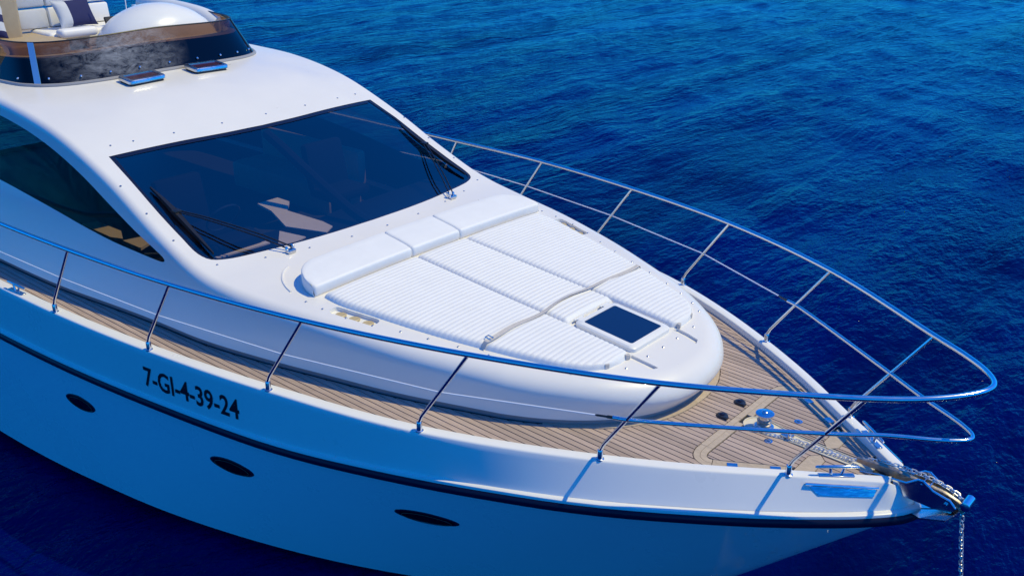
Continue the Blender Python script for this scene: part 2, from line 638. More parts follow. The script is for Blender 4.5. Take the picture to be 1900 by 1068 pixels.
# nose: carry the panel round the stem
last = rows[-1]
nose = []
for i, (px, py) in enumerate(((2.70, .115), (2.735, .05), (2.745, 0.0))):
    rx, ry = ((2.80, .135), (2.845, .06), (2.867, 0.0))[i]
    zt = (-.955, -1.0, -1.02)[i]
    r = []
    for k, p in enumerate(last):
        if k < 6:
            r.append(Vector((px - .03, py * .9, zt - .004)))
        elif k == 6:
            r.append(Vector((px, py, zt)))
        else:
            t = (k - 6) / 8
            r.append(Vector((px + (rx - px) * t ** .8, py + (ry - py) * t, zt + (-1.174 - zt) * t)))
    nose.append(r)
rows += nose
g = grid(rows)
mk('bulwark', join(g, mirror(g)), M['gel'], yacht, sharp=50)

# ---- rub rail: white ledge and navy rubber strip
def sweep(xs, prof):
    rows = []
    for x in xs:
        y, z = max(rub_y(x), 0), rub_z(x)
        e = 1e-3
        tx, ty = 1.0, (rub_y(min(x + e, 2.867)) - rub_y(x - e)) / (2 * e if x + e < 2.867 else e)
        L = math.hypot(tx, ty)
        nx, ny = -ty / L, tx / L
        if x > 2.8: 
            f = (x - 2.8) / .067
            nx, ny = nx * (1 - f) + f, ny * (1 - f)
        rows.append([Vector((x + nx * o, max(y + ny * o, 0), z + h)) for o, h in prof])
    return grid(rows)
xs = [x for x in st]
g = sweep(xs, [(-.02, .045), (.012, .043), (.024, .036), (.028, .022), (.028, .012), (-.02, .010)])
mk('rub_ledge', join(g, mirror(g)), M['gel'], yacht)
g = sweep(xs, [(-.02, .009), (.032, .008), (.044, -.005), (.048, -.03), (.042, -.058), (.02, -.07), (-.02, -.071)])
mk('rub_rail', join(g, mirror(g)), M['navy'], yacht)

# ---- deckhouse / coachroof shell
nose_pts = [(-.2, 1.40), (.0, 1.30), (.16, 1.205), (.34, 1.085), (.516, .945), (.64, .82), (.745, .685), (.83, .54), (.89, .39), (.925, .23), (.94, .1), (.943, 0)]
out = []
x = AFT
while x < -.25:
    out.append((x, ehw(x)))
    x += .14
sm = catmull([(p[0], p[1], 0) for p in nose_pts], 4)
out += [(p.x, max(p.y, 0)) for p in sm]
out[-1] = (out[-1][0], 0.0)
NO = len(out)
nrm = []
for i in range(NO):
    a = out[max(i - 1, 0)]
    b = out[min(i + 1, NO - 1)]
    dx, dy = b[0] - a[0], b[1] - a[1]
    L = math.hypot(dx, dy)
    nrm.append((-dy / L, dx / L))
nrm[-1] = (1.0, 0.0)
ri_f = spl([-12, -3.5, -2, -.5, .3, .95], [.11, .11, .14, .2, .24, .24])
Rdrop = spl([-12, -4, -2, 0, .95], [.10, .10, .12, .13, .12])
base_f = spl([-12, -7.14, -5.77, -4.03, -2.59, -1.8, -1.27, -.26, .3, .7, .95], [-.40, -.41, -.36, -.14, -.03, 0, .005, .015, .03, .07, .09])
def base_off(i):
    return base_f(out[i][0])
def shell_row(i):
    x, y = out[i]
    nx, ny = nrm[i]
    zd = zdeck(min(x, .9))
    ri = ri_f(x)
    ob = base_off(i)
    ix, iy = x - nx * ri, max(y - ny * ri, 0)
    zt = Z(ix, iy)
    zs = min(zedge(x), zt) - Rdrop(x)
    return zd, ri, ob, zs, zt
def wall_pt(i, s):
    x, y = out[i]
    nx, ny = nrm[i]
    zd, ri, ob, zs, zt = shell_row(i)
    zb = zd + .05
    o = ob * (1 - s) ** 1.4
    return Vector((x - nx * o, max(y - ny * o, 0) if i < NO - 1 else 0, zb + (zs - zb) * s))
# wall with the side-window opening, triangulated in (station, height) space
cum = [0.0]
for i in range(1, NO):
    cum.append(cum[-1] + math.hypot(out[i][0] - out[i - 1][0], out[i][1] - out[i - 1][1]))
def wall_map(c, s):
    i = min(max(int(np.searchsorted(cum, c + 1e-7)) - 1, 0), NO - 2)
    t = (c - cum[i]) / (cum[i + 1] - cum[i])
    return wall_pt(i, s).lerp(wall_pt(i + 1, s), t)
def xz_to_cs(x, z):
    i = 0
    while out[i + 1][0] < x: i += 1
    t = (x - out[i][0]) / (out[i + 1][0] - out[i][0])
    c = cum[i] + t * (cum[i + 1] - cum[i])
    za = wall_map(c, 0).z
    zb = wall_map(c, 1).z
    return (c, (z - za) / (zb - za))
win_xz = [(-9.3, .76), (-8.6, .80), (-7.9, .80), (-7.25, .755), (-6.63, .675), (-6.06, .545), (-5.52, .365), (-5.0, .15), (-4.52, -.035), (-4.14, -.155), (-4.03, -.20),
          (-4.02, -.222), (-4.06, -.24), (-4.14, -.245), (-4.49, -.24), (-4.94, -.22), (-5.42, -.17), (-5.94, -.105), (-6.5, -.048), (-7.12, .003), (-8, .05), (-9.2, .06), (-9.35, .12)]
win_cs = [xz_to_cs(*p) for p in [(v.x, v.y) for v in catmull([(a, b, 0) for a, b in win_xz], 3, True)]]
NS = 9
outline = [(cum[i], 0.0) for i in range(NO)] + [(cum[-1], k / NS) for k in range(1, NS)] + [(cum[i], 1.0) for i in reversed(range(NO))] + [(cum[0], k / NS) for k in reversed(range(1, NS))]
wall = cdt(outline, [win_cs], 0.125, wall_map, sx=1.1)
rows = []
for i in range(NO):
    x, y = out[i]
    nx, ny = nrm[i]
    zd, ri, ob, zs, zt = shell_row(i)
    r = []
    for k in range(9):
        a = math.pi / 2 * k / 8
        o = ri * (1 - math.cos(a))
        z = zs + (zt - zs) * math.sin(a)
        r.append(Vector((x - nx * o, max(y - ny * o, 0) if i < NO - 1 else 0, z)))
    rows.append(r)
rnd_g = grid(rows)
ring = [(r[-1].x, r[-1].y) for r in rows]
# thin the ring where the inset bunches up
top_out = list(ring[:-1]) + [ring[-1]] + [(p[0], -p[1]) for p in reversed(ring[:-1])]

def ws_outline():
    T = [(-5.37, 1.87), (-5.33, 1.55), (-5.27, 1.03), (-5.215, .5), (-5.195, 0)]
    B = [(-3.292, 0), (-3.305, .5), (-3.345, .95), (-3.40, 1.3), (-3.455, 1.6), (-3.50, 1.76)]
    S = [(-3.58, 1.895), (-3.72, 1.945), (-3.98, 1.94), (-4.4, 1.925), (-4.92, 1.90)]
    half = [(p.x, p.y) for p in catmull([(a, b, 0) for a, b in B + S], 3)] + [(p.x, p.y) for p in catmull([(a, b, 0) for a, b in T], 3)]
    return half
wh = ws_outline()
ws = wh + [(p[0], -p[1]) for p in reversed(wh[1:-1])]

def rrect(cx, cy, ux, uy, hl, hw, r, n=5):
    P = []
    vx, vy = -uy, ux
    for sx_, sy_, a0 in ((1, 1, 0), (-1, 1, 90), (-1, -1, 180), (1, -1, 270)):
        for k in range(n + 1):
            a = R(a0 + 90 * k / n)
            l = sx_ * (hl - r) + r * math.cos(a)
            w = sy_ * (hw - r) + r * math.sin(a)
            P.append((cx + ux * l + vx * w, cy + uy * l + vy * w))
    return P
cu_u = Vector((.465, -.112)).normalized()
cups = [rrect(-1.78, 1.612, cu_u.x, cu_u.y, .25, .066, .045), rrect(-1.78, -1.612, cu_u.x, -cu_u.y, .25, .066, .045)]
def groove(s):
    return [(.40, s * .335), (.52, s * .325), (.62, s * .315), (.74, s * .312), (.75, s * .335), (.64, s * .385), (.53, s * .40), (.41, s * .40)]
grooves = [groove(1), groove(-1)]
top = cdt(top_out, [ws] + cups + grooves, 0.125, lambda x, y: (x, y, Z(x, y)))
# recess walls and floors
def recess(poly, d):
    n = len(poly)
    V = [Vector((p[0], p[1], Z(p[0], p[1]))) for p in poly] + [Vector((p[0], p[1], Z(p[0], p[1]) - d)) for p in poly]
    F = [[i, (i + 1) % n, (i + 1) % n + n, i + n] for i in range(n)]
    return V, F + [list(range(n, 2 * n))]
toe = grid([[wall_pt(i, 0), Vector((wall_pt(i, 0).x - nrm[i][0] * .025, max(0, wall_pt(i, 0).y - nrm[i][1] * .025), wall_pt(i, 0).z - .004)),
             Vector((wall_pt(i, 0).x - nrm[i][0] * .03, max(0, wall_pt(i, 0).y - nrm[i][1] * .03), wall_pt(i, 0).z - .09))] for i in range(NO)])
sh = mk('deckhouse', join(wall, mirror(wall), rnd_g, mirror(rnd_g), top, recess(grooves[0], .025), recess(grooves[1], .025)), M['house'], yacht, sharp=55)
# make sure the shell faces outward
bm = bmesh.new(); bm.from_mesh(sh.data)
tp = max(bm.faces, key=lambda f: f.calc_center_median().z)
if tp.normal.z < 0:
    bmesh.ops.reverse_faces(bm, faces=bm.faces)
bm.to_mesh(sh.data); bm.free()
sh.data.polygons.foreach_set('use_smooth', [True] * len(sh.data.polygons))
sh.data.set_sharp_from_angle(angle=R(55))
mk('toe_recess', join(toe, mirror(toe)), M['grey'], yacht)

# ---- windscreen, side windows
def band(poly, inset, fmap, lift):
    n = len(poly)
    cx = sum(p[0] for p in poly) / n
    cy = sum(p[1] for p in poly) / n
    area = sum(poly[i][0] * poly[(i + 1) % n][1] - poly[(i + 1) % n][0] * poly[i][1] for i in range(n))
    sg = 1 if area > 0 else -1
    inn = []
    for i in range(n):
        a, b = poly[i - 1], poly[(i + 1) % n]
        dx, dy = b[0] - a[0], b[1] - a[1]
        L = math.hypot(dx, dy) or 1
        w = inset(poly[i]) if callable(inset) else inset
        inn.append((poly[i][0] - sg * dy / L * w, poly[i][1] + sg * dx / L * w))
    return inn
topmap = lambda dz: (lambda x, y: (x, y, Z(x, y) + dz))
wsi = band(ws, lambda p: .055 if p[0] < -5.1 else .035, None, 0)
wsx = band(ws, -0.004, None, 0)
glass_o = flip_if(mk('windscreen', cdt(ws, [], .16, topmap(-.012)), M['glassw'], yacht), Vector((0, 0, 1)))
n = len(ws)
V = [Vector((p[0], p[1], Z(*p) - .004)) for p in wsx] + [Vector((p[0], p[1], Z(*p) - .006)) for p in wsi]
mk('border_band', (V, [[i, (i + 1) % n, (i + 1) % n + n, i + n] for i in range(n)]), M['seal'], glass_o)
for s in (1, -1):
    f = (lambda c, h: wall_map(c, h) - Vector((0, .01, 0))) if s == 1 else (lambda c, h: Vector((wall_map(c, h).x, -wall_map(c, h).y + .01, wall_map(c, h).z)))
    flip_if(mk('side_window', cdt(win_cs, [], .125, f, sx=1.2), M['glasss'], yacht), Vector((0, s, 0)))
# ---- cabin seen through the glass
ins = empty('cabin_interior', (-5, 0, -1.1), yacht)
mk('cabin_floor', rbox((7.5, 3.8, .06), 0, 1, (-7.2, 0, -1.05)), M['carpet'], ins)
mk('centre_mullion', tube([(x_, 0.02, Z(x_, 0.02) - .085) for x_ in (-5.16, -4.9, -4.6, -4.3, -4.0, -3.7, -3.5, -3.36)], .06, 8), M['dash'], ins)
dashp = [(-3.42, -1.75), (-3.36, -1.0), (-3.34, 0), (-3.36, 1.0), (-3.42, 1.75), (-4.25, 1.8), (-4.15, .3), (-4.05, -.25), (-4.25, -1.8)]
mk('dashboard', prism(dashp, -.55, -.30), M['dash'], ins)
for nm, pg, zt in (('dash_sun_patch', [(-5.02, -.30), (-5.03, .0), (-4.80, .0), (-4.54, -.23), (-3.92, -.21), (-3.71, -.245), (-3.60, -.42), (-4.1, -.59), (-4.67, -.36)], -.286),
                   ('dash_sun_strip', [(-4.03, -.73), (-3.66, -.66), (-3.58, -.95), (-3.72, -.98)], -.286),
                   ('dash_sun_strip', [(-3.98, -1.66), (-3.88, -1.03), (-3.80, -1.03), (-3.84, -1.66)], -.284),
                   ('sill_sun_patch', [(-5.95, -2.02), (-5.9, -1.86), (-5.4, -1.85), (-5.15, -1.97), (-5.3, -2.03)], -.30),
                   ('sill_sun_patch', [(-5.1, -2.0), (-5.06, -1.8), (-4.83, -1.83), (-4.74, -2.0)], -.30)):
    mk(nm, prism(pg, zt - .03, zt), M['tan2'], ins, smooth=False)  # pale tan slabs shaped as the sunlit patches on dash and sill
mk('instrument_hood', rbox((.26, .62, .14), .05, 3, (-3.99, -1.36, -.225), rot=Matrix.Rotation(R(8), 3, 'Y').to_quaternion()), M['dash'], ins)
for yy in (-1.15, .95):
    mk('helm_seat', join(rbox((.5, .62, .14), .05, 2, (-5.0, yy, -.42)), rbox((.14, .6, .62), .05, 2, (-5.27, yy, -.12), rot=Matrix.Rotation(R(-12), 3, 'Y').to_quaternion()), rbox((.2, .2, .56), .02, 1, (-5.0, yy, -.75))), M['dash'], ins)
mk('sofa', join(rbox((2.2, .6, .4), .06, 2, (-6.6, 1.45, -.75)), rbox((2.2, .16, .5), .06, 2, (-6.6, 1.78, -.4))), M['tan'], ins)
st_c = Vector((-4.45, -1.15, -.12))
mk('steering_wheel', tube([st_c + Matrix.Rotation(R(35), 3, 'Y') @ Vector((0, .2 * math.cos(a), .2 * math.sin(a))) for a in [2 * math.pi * k / 20 for k in range(20)]], .014, 6, True), M['black'], ins)

# ---- wipers
def tp3(x, y, h=.0): return Vector((x, y, Z(x, y) + h))
for s in (-1, 1):
    w = empty('wiper', (-3.235, s * 1.185, Z(-3.235, 1.185)), yacht)
    mk('wiper_motor_base', join(rbox((.07, .10, .04), .012, 2, tp3(-3.225, s * 1.19, .02)), rbox((.05, .03, .05), .008, 1, tp3(-3.25, s * 1.15, .045)), lathe([(.016, 0), (.016, .06), (.008, .07)], 10, tp3(-3.245, s * 1.225, .0))), M['steel'], w)
    tipp = tp3(-4.29, s * 1.79, .055)
    for dy in (-.03, .03):
        a = tp3(-3.24, s * (1.19) + dy, .05)
        b = tipp + Vector((.0, dy * .7, 0))
        mid = (a + b) / 2 + Vector((0, 0, .03))
        mk('arm', tube([a, a.lerp(mid, .5) + Vector((0, 0, .012)), mid, mid.lerp(b, .5) + Vector((0, 0, .01)), b], .0085, 6), M['black'], w)
    mk('arm_head', rbox((.10, .08, .03), .012, 2, tipp), M['black'], w)
    P = [tp3(-4.72, s * 1.80, .025), tp3(-4.5, s * 1.795, .032), tp3(-4.29, s * 1.80, .038), tp3(-3.95, s * 1.815, .032), tp3(-3.62, s * 1.835, .025)]
    rows = []
    for i, p in enumerate(P):
        hw, hh = (.006, .018, .026, .018, .006)[i], (.012, .022, .028, .022, .012)[i]
        rows.append([p + Vector((0, -hw, -hh)), p + Vector((0, hw, -hh)), p + Vector((0, hw, hh)), p + Vector((0, -hw, hh))])
    mk('blade', grid(rows, True, True), M['black'], w)

# ---- press studs round the deckhouse
stud0 = None
stud_pos = []
for y in (-1.75, -1.5, -1.03, -.42, .2, .82, 1.4, 1.75):
    stud_pos.append((-5.33 - .11 * (y / 1.5) ** 2 - .05, y))
for y in (-1.9, -1.45, -.98, -.47, .02, .52, 1.04, 1.48, 1.9):
    stud_pos.append((-3.09 - .11 * (y / 1.0) ** 2 * .9, y) if abs(y) < 1.8 else (-3.47, y))
for s in (-1, 1):
    for x in (-4.9, -4.45, -4.0):
        stud_pos.append((x, s * 2.03))
    for x, y in ((-2.3, 1.745), (-2.08, 1.73), (-1.8, 1.69), (-1.53, 1.615), (-1.28, 1.51), (-1.02, 1.425), (-.74, 1.335), (-.46, 1.25), (-.19, 1.16), (.03, 1.065), (.22, .97), (.36, .87), (.49, .55), (.505, .24)):
        stud_pos.append((x, s * y))
stud_pos += [(.51, 0.0)]
for x, y in stud_pos:
    if stud0 is None:
        stud0 = mk('press_stud', lathe([(.013, -.003), (.013, .004), (.007, .009), (.002, .010)], 8, tp3(x, y)), M['steel'], yacht)
    else:
        inst(stud0, (x, y, Z(x, y) - .003), yacht)

# ---- cup-holder trays
for i, s in enumerate((1, -1)):
    t = mk('cup_tray', recess(cups[i], .038), M['gel'], yacht, sharp=30)
    for k in (-.15, 0, .15):
        cx, cy = -1.78 + cu_u.x * k, s * (1.612 + cu_u.y * k)
        mk('cup_ring', lathe([(.054, 0), (.054, .008), (.046, .014), (.03, .012), (.012, .012)], 16, (cx, cy, Z(cx, cy) - .037)), M['disc'], t)

# ---- moulded rim beside the headrest
for s in (-1, 1):
    P = [(-3.0, s * 1.40), (-2.97, s * 1.47), (-2.90, s * 1.55), (-2.80, s * 1.625), (-2.68, s * 1.68), (-2.56, s * 1.715)]
    mk('headrest_rim', tube([tp3(p.x, p.y, .002) for p in catmull([(a, b, 0) for a, b in P], 4)], .012, 6), M['house'], yacht)

# ---- foredeck hatch
hat = empty('deck_hatch', (.05, 0, Z(.05, 0)), yacht)
def lift(dz): return lambda x, y: Z(x, y) + dz
fo = rrect(.07, 0, 1, 0, .33, .31, .05)
fi = rrect(.068, 0, 1, 0, .268, .245, .025)
def ringsolid(po, pi, z0, z1, inset=.012):
    n = len(po)
    mx, my = sum(p[0] for p in po) / n, sum(p[1] for p in po) / n
    V = []
    for P, dz, k in ((po, z0, 1), (po, z1 - .012, 1), (po, z1, .955), (pi, z1, 1), (pi, z0, 1)):
        for p in P:
            x, y = mx + (p[0] - mx) * k, my + (p[1] - my) * k
            V.append(Vector((x, y, Z(x, y) + dz)))
    F = []
    for r in range(4):
        for i in range(n):
            j = (i + 1) % n
            F.append([r * n + i, r * n + j, (r + 1) * n + j, (r + 1) * n + i])
    return V, F
mk('hatch_frame', ringsolid(fo, fi, -.01, .046), M['cream2'] if 'cream2' in M else M['gel'], hat, sharp=35)
mk('hatch_glass', prism(fi, lift(.02), lift(.041)), M['glassb'], hat, sharp=30)
for yy in (-.2, .2):
    mk('hinge', join(rbox((.05, .09, .03), .008, 2, tp3(-.275, yy, .025)), tube([tp3(-.285, yy - .07, .035), tp3(-.285, yy + .07, .035)], .009, 8)), M['gel'], hat)

# ------------------------------------------------------------------ deck
rows = [[Vector((x, -cap_i(x) - .01, zdeck(x) - .012)), Vector((x, 0, zdeck(x) - .012)), Vector((x, cap_i(x) + .01, zdeck(x) - .012))] for x in [AFT + .14 * i for i in range(int((2.6 - AFT) / .14))] + [2.56, 2.6]]
deck = mk('deck', grid(rows), M['caulk'], yacht)

base_poly = []
for i in range(NO):
    p = wall_pt(i, 0)
    base_poly.append((p.x, p.y))
def coach_hw(x):
    if x >= base_poly[-1][0]: return -1
    for i in range(NO - 1):
        if base_poly[i][0] <= x <= base_poly[i + 1][0]:
            t = (x - base_poly[i][0]) / max(1e-9, base_poly[i + 1][0] - base_poly[i][0])
            return base_poly[i][1] + t * (base_poly[i + 1][1] - base_poly[i][1])
    return base_poly[0][1]
coach_closed = base_poly + [(p[0], -p[1]) for p in reversed(base_poly[:-1])]
corner = [(p.x, p.y) for p in catmull([(1.33, .58, 0), (1.335, .67, 0), (1.37, .745, 0), (1.44, .775, 0), (1.52, .745, 0), (1.75, .60, 0), (2.00, .435, 0)], 5)]
hexb = [(2.02, .14), (2.02, .415), (2.15, .32), (2.15, .13), (2.085, .065)]
CH = lambda x: .135 if x < 1.49 else max(.062, .135 - (x - 1.49) * .22)
nose_w = lambda x: max(0.0, min(1.0, (x - .1) / .45))
def allowed(x, y):
    ay = abs(y)
    if x > 2.5 or ay > cap_i(x) - .058: return False
    if x < 1.05:
        if x < .1:
            if ay < coach_hw(x) + .004: return False
        else:
            if inpoly(x, y, coach_closed) or pdist(x, y, coach_closed) < .004 + .058 * nose_w(x): return False
    if 1.2 < x < 2.1:
        if 1.272 < x < 1.388 and ay < .60: return False
        if ay > .3 and pdist(x, ay, corner, False) < .058: return False
    if x > 1.3:
        if 1.35 < x < 1.49 and (x - 1.49) ** 2 + (y - .02) ** 2 < .138 ** 2: return False
        if x >= 1.49 and abs(y - .02) < CH(x) + .003: return False
        if 2.0 < x < 2.17 and (inpoly(x, ay, hexb) or pdist(x, ay, hexb) < .004): return False
    return True
PW = 0.062
def runs(y, x0, x1, dx):
    res, a, x = [], None, x0
    while x <= x1:
        ok = allowed(x, y)
        if ok and a is None: a = x
        if not ok and a is not None:
            if x - a > .012: res.append((a, x - dx))
            a = None
        x += dx
    if a is not None: res.append((a, x1))
    return res
def plank_strip(y0, y1):
    lv = [y0 + .0048 + (y1 - y0 - .0096) * k / 3 for k in range(4)]
    rr = [runs(y, -8.5, 2.5, .008) for y in lv]
    polys = []
    used = set()
    def chain(k, idx):
        seq = [(k, rr[k][idx])]
        used.add((k, idx))
        cur = rr[k][idx]
        kk = k + 1
        while kk < 4:
            best = None
            for j, r in enumerate(rr[kk]):
                if (kk, j) in used: continue
                ov = min(r[1], cur[1]) - max(r[0], cur[0])
                if ov > 0 and (best is None or ov > best[0]): best = (ov, j)
            if best is None: break
            used.add((kk, best[1]))
            cur = rr[kk][best[1]]
            seq.append((kk, cur))
            kk += 1
        return seq
    for k in range(4):
        for idx in range(len(rr[k])):
            if (k, idx) not in used:
                s = chain(k, idx)
                if len(s) >= 2: polys.append([(lv[q], r) for q, r in s])
    return polys
def plank_geo(poly, zf=None):
    V, F = [], []
    for a in range(len(poly) - 1):
        (ya, ra), (yb, rb) = poly[a], poly[a + 1]
        nseg = max(1, int((ra[1] - ra[0]) / 1.2))
        for q in range(nseg):
            t0, t1 = q / nseg, (q + 1) / nseg
            k = len(V)
            for (yy, r, t) in ((ya, ra, t0), (ya, ra, t1), (yb, rb, t1), (yb, rb, t0)):
                xx = r[0] + (r[1] - r[0]) * t
                V.append(Vector((xx, yy, zdeck(xx))))
            F.append([k, k + 1, k + 2, k + 3])
    # skirt
    lo = [(r[0], y) for y, r in poly]
    hi = [(r[1], y) for y, r in poly]
    loop = lo + hi[::-1]
    k = len(V)
    n = len(loop)
    for p in loop: V.append(Vector((p[0], p[1], zdeck(p[0]))))
    for p in loop: V.append(Vector((p[0], p[1], zdeck(p[0]) - .011)))
    for i in range(n):
        j = (i + 1) % n
        F.append([k + i, k + j, k + n + j, k + n + i])
    return V, F
yy = -2.9
yy = -47 * PW
while yy < 47 * PW:
    for poly in plank_strip(yy, yy + PW):
        L = max(r[1] - r[0] for _, r in poly)
        if L > .02:
            # long runs are butted from shorter boards
            xa = min(r[0] for _, r in poly)
            cut = []
            if L > 3.2 and len(poly) == 4:
                c = xa + 1.3 + random.random() * 1.2
                mx = max(r[1] for _, r in poly)
                while c < mx - .8:
                    cut.append(c)
                    c += 1.9 + random.random() * .9
            if cut and all(r[0] < cut[0] - .2 and r[1] > cut[-1] + .2 for _, r in poly):
                b = [None] + cut + [None]
                for q in range(len(b) - 1):
                    pp = [(y, ((r[0] if b[q] is None else b[q] + .002), (r[1] if b[q + 1] is None else b[q + 1] - .002))) for y, r in poly]
                    mk('plank', plank_geo(pp), M['teak'], deck, smooth=False)
            else:
                mk('plank', plank_geo(poly), M['teak'], deck, smooth=False)
    yy += PW

def strip_poly(path, o0, o1):
    n = len(path)
    A, B = [], []
    for i in range(n):
        a = path[max(i - 1, 0)]
        b = path[min(i + 1, n - 1)]
        dx, dy = b[0] - a[0], b[1] - a[1]
        L = math.hypot(dx, dy)
        nx, ny = -dy / L, dx / L
        A.append((path[i][0] + nx * o0, path[i][1] + ny * o0))
        B.append((path[i][0] + nx * o1, path[i][1] + ny * o1))
    return A, B
def board(path, o0, o1, name='border_board', mat='teak2', s=1, dz=0.0):
    A, B = strip_poly(path, o0, o1)
    rows = [[Vector((a[0], s * a[1], zdeck(a[0]) - .011)), Vector((a[0], s * a[1], zdeck(a[0]) + dz)), Vector((b[0], s * b[1], zdeck(b[0]) + dz)), Vector((b[0], s * b[1], zdeck(b[0]) - .011))] for a, b in zip(A, B)]
    return mk(name, grid(rows), M[mat], deck, smooth=False)
def flat_board(poly, mat='teak2', name='border_board'):
    return mk(name, prism(poly, lambda x, y: zdeck(x) - .011, lambda x, y: zdeck(x) + .001), M[mat], deck, smooth=False)
for s in (1, -1):
    y0, y1 = (.0015, .578) if s > 0 else (-.578, -.0015)
    flat_board([(1.276, y0), (1.329, y0), (1.329, y1), (1.276, y1)])
    if s > 0:
        flat_board([(1.332, .10), (1.384, .10), (1.384, y1), (1.332, y1)])
    else:
        flat_board([(1.332, y0), (1.384, y0), (1.384, -.06), (1.332, -.06)])
    m = len(corner)
    c1 = [i for i in range(m) if corner[i][0] > 1.47 and i > m // 2][0]
    for o0, o1 in ((-.053, -.0015), (.0015, .053)):
        board(corner[:c1 + 1], o0, o1, s=s)
    board([(corner[c1][0] + .004, corner[c1][1] - .003)] + corner[c1 + 1:], -.053, .053, s=s)
    hp = [(a, s * b) for a, b in hexb]
    flat_board(hp)
    # margin along the bulwark
    xs_ = [-8.4 + i * .2 for i in range(54)] + [2.42]
    for a in range(0, len(xs_) - 1, 9):
        seg = xs_[a:a + 10]
        board([(x, cap_i(x) - .028) for x in seg], -.024, .025, name='margin_board', mat='teak', s=s)
# margin round the coachroof nose
ncur = [p for p in base_poly if p[0] > .1]
def noff(d):
    r = []
    n = len(ncur)
    for i, p in enumerate(ncur):
        a, b = ncur[max(i - 1, 0)], ncur[min(i + 1, n - 1)]
        dx, dy = b[0] - a[0], b[1] - a[1]
        L = math.hypot(dx, dy)
        nx, ny = (-dy / L, dx / L) if i < n - 1 else (1, 0)
        dd = d * nose_w(p[0]) if d > 0 else d
        r.append((p[0] + nx * dd, p[1] + ny * dd))
    return r
inn, ott = noff(-.03), noff(.058)
parts = 4
for s in (1, -1):
    for q in range(parts):
        a = q * (len(ncur) - 1) // parts
        b = (q + 1) * (len(ncur) - 1) // parts
        rows = [[Vector((p[0], s * p[1], zdeck(p[0]) - .011 if h in (0, 3) else zdeck(p[0]) + .001)) for h, p in ((0, inn[i]), (1, inn[i]), (2, ott[i]), (3, ott[i]))] for i in range(a, b + 1)]
        mk('nose_margin_board', grid(rows), M['teak2'], deck, smooth=False)

# ---- chain channel with the windlass well
P = []
for k in range(13):
    a = R(90 + 180 * k / 12)
    P.append((1.49 + .132 * math.cos(a), .02 + .132 * math.sin(a)))
low = [(1.49 + .1 * i, .02 - CH(1.49 + .1 * i) + .003) for i in range(1, 11)]
P += low + [(a, .04 - b) for a, b in reversed(low)]
mk('chain_channel', prism(P, lambda x, y: zdeck(x) - .02, lambda x, y: zdeck(x) - .008), M['cream'], deck, smooth=False)
n = len(P)
mk('channel_lip', tube([(p[0], p[1], zdeck(p[0]) - .004) for p in P], .006, 6, True), M['cream'], deck)
wz = zdeck(1.5)
wl_ = empty('windlass', (1.56, .02, wz), yacht)
mk('windlass_base', lathe([(.085, -.005), (.085, .02), (.07, .03), (.05, .034)], 28, (1.54, .0, wz)), M['steel'], wl_)
mk('gypsy', lathe([(.055, .03), (.062, .045), (.045, .06), (.062, .075), (.05, .085)], 20, (1.54, .0, wz)), M['dull'], wl_)
mk('drum', lathe([(.045, .08), (.044, .115), (.074, .128), (.079, .134), (.078, .141), (.06, .146), (.026, .148)], 32, (1.54, .0, wz)), M['chrome'], wl_)
mk('drum_nut', lathe([(.026, .146), (.026, .158), (.018, .164), (.004, .165)], 16, (1.54, .0, wz)), M['chrome'], wl_)
mk('chain_stopper', join(rbox((.10, .07, .03), .008, 2, (1.76, -.005, wz + .01)), rbox((.02, .09, .05), .006, 1, (1.79, -.005, wz + .03))), M['steel'], wl_)
# deck fittings
for x, y in ((1.183, .24), (1.181, -.067)):
    f = empty('deck_footswitch', (x, y, zdeck(x)), yacht)
    mk('switch_base', lathe([(.052, -.002), (.052, .008), (.04, .016), (.03, .017)], 20, (x, y, zdeck(x))), M['black'], f)
    mk('switch_cover', rbox((.055, .045, .016), .006, 2, (x + .045, y - .03, zdeck(x) + .012)), M['black'], f)
    mk('switch_button', lathe([(.024, .015), (.022, .022), (.012, .025)], 14, (x, y, zdeck(x))), M['navy'], f)
for x, y in ((1.718, .292), (1.67, -.164)):
    f = empty('locker_latch', (x, y, zdeck(x)), yacht)
    mk('latch_plate', lathe([(.036, -.002), (.036, .004), (.030, .006), (.012, .003)], 20, (x, y, zdeck(x))), M['chrome'], f)
    mk('latch_handle', rbox((.038, .010, .008), .003, 1, (x, y, zdeck(x) + .006)), M['steel'], f)
for x, y in ((1.625, -.685), (1.905, -.495), (1.905, .495), (1.625, .685)):
    a = math.atan2(-.64 if y > 0 else .64, 1)
    mk('hinge_plate', rbox((.085, .062, .006), .002, 1, (x, y, zdeck(x) + .003), rot=Matrix.Rotation(a, 3, 'Z').to_quaternion()), M['steel'], yacht)

# ------------------------------------------------------------------ cleats, plates, portholes
def cleat(c, ang, L=.34, k=1.0):
    e = empty('cleat', c, yacht)
    q = Matrix.Rotation(ang, 3, 'Z').to_quaternion()
    f = lambda p: Vector(c) + q @ Vector(p)
    mk('cleat_base', rbox((L * .82, .05, .008), .003, 1, f((0, 0, .004)), rot=q), M['steel'], e)
    mk('cleat_horn', tube([f((-L / 2, 0, .075 * k)), f((-L / 2 + .015, 0, .078 * k)), f((0, 0, .08 * k)), f((L / 2 - .015, 0, .078 * k)), f((L / 2, 0, .075 * k))], [.007, .012, .014, .012, .007], 10), M['chrome'], e)
    for dx in (-.055, .055):
        mk('cleat_leg', tube([f((dx * .7, 0, .005)), f((dx, 0, .072 * k))], [.013, .011], 8), M['chrome'], e)
for s in (-1, 1):
    cleat((2.335, s * .345, zcap(2.33)), s * -.70, .34)
    cleat((-5.93, s * (cap_o(-5.93) - .06), zcap(-5.93)), s * -.07, .36)
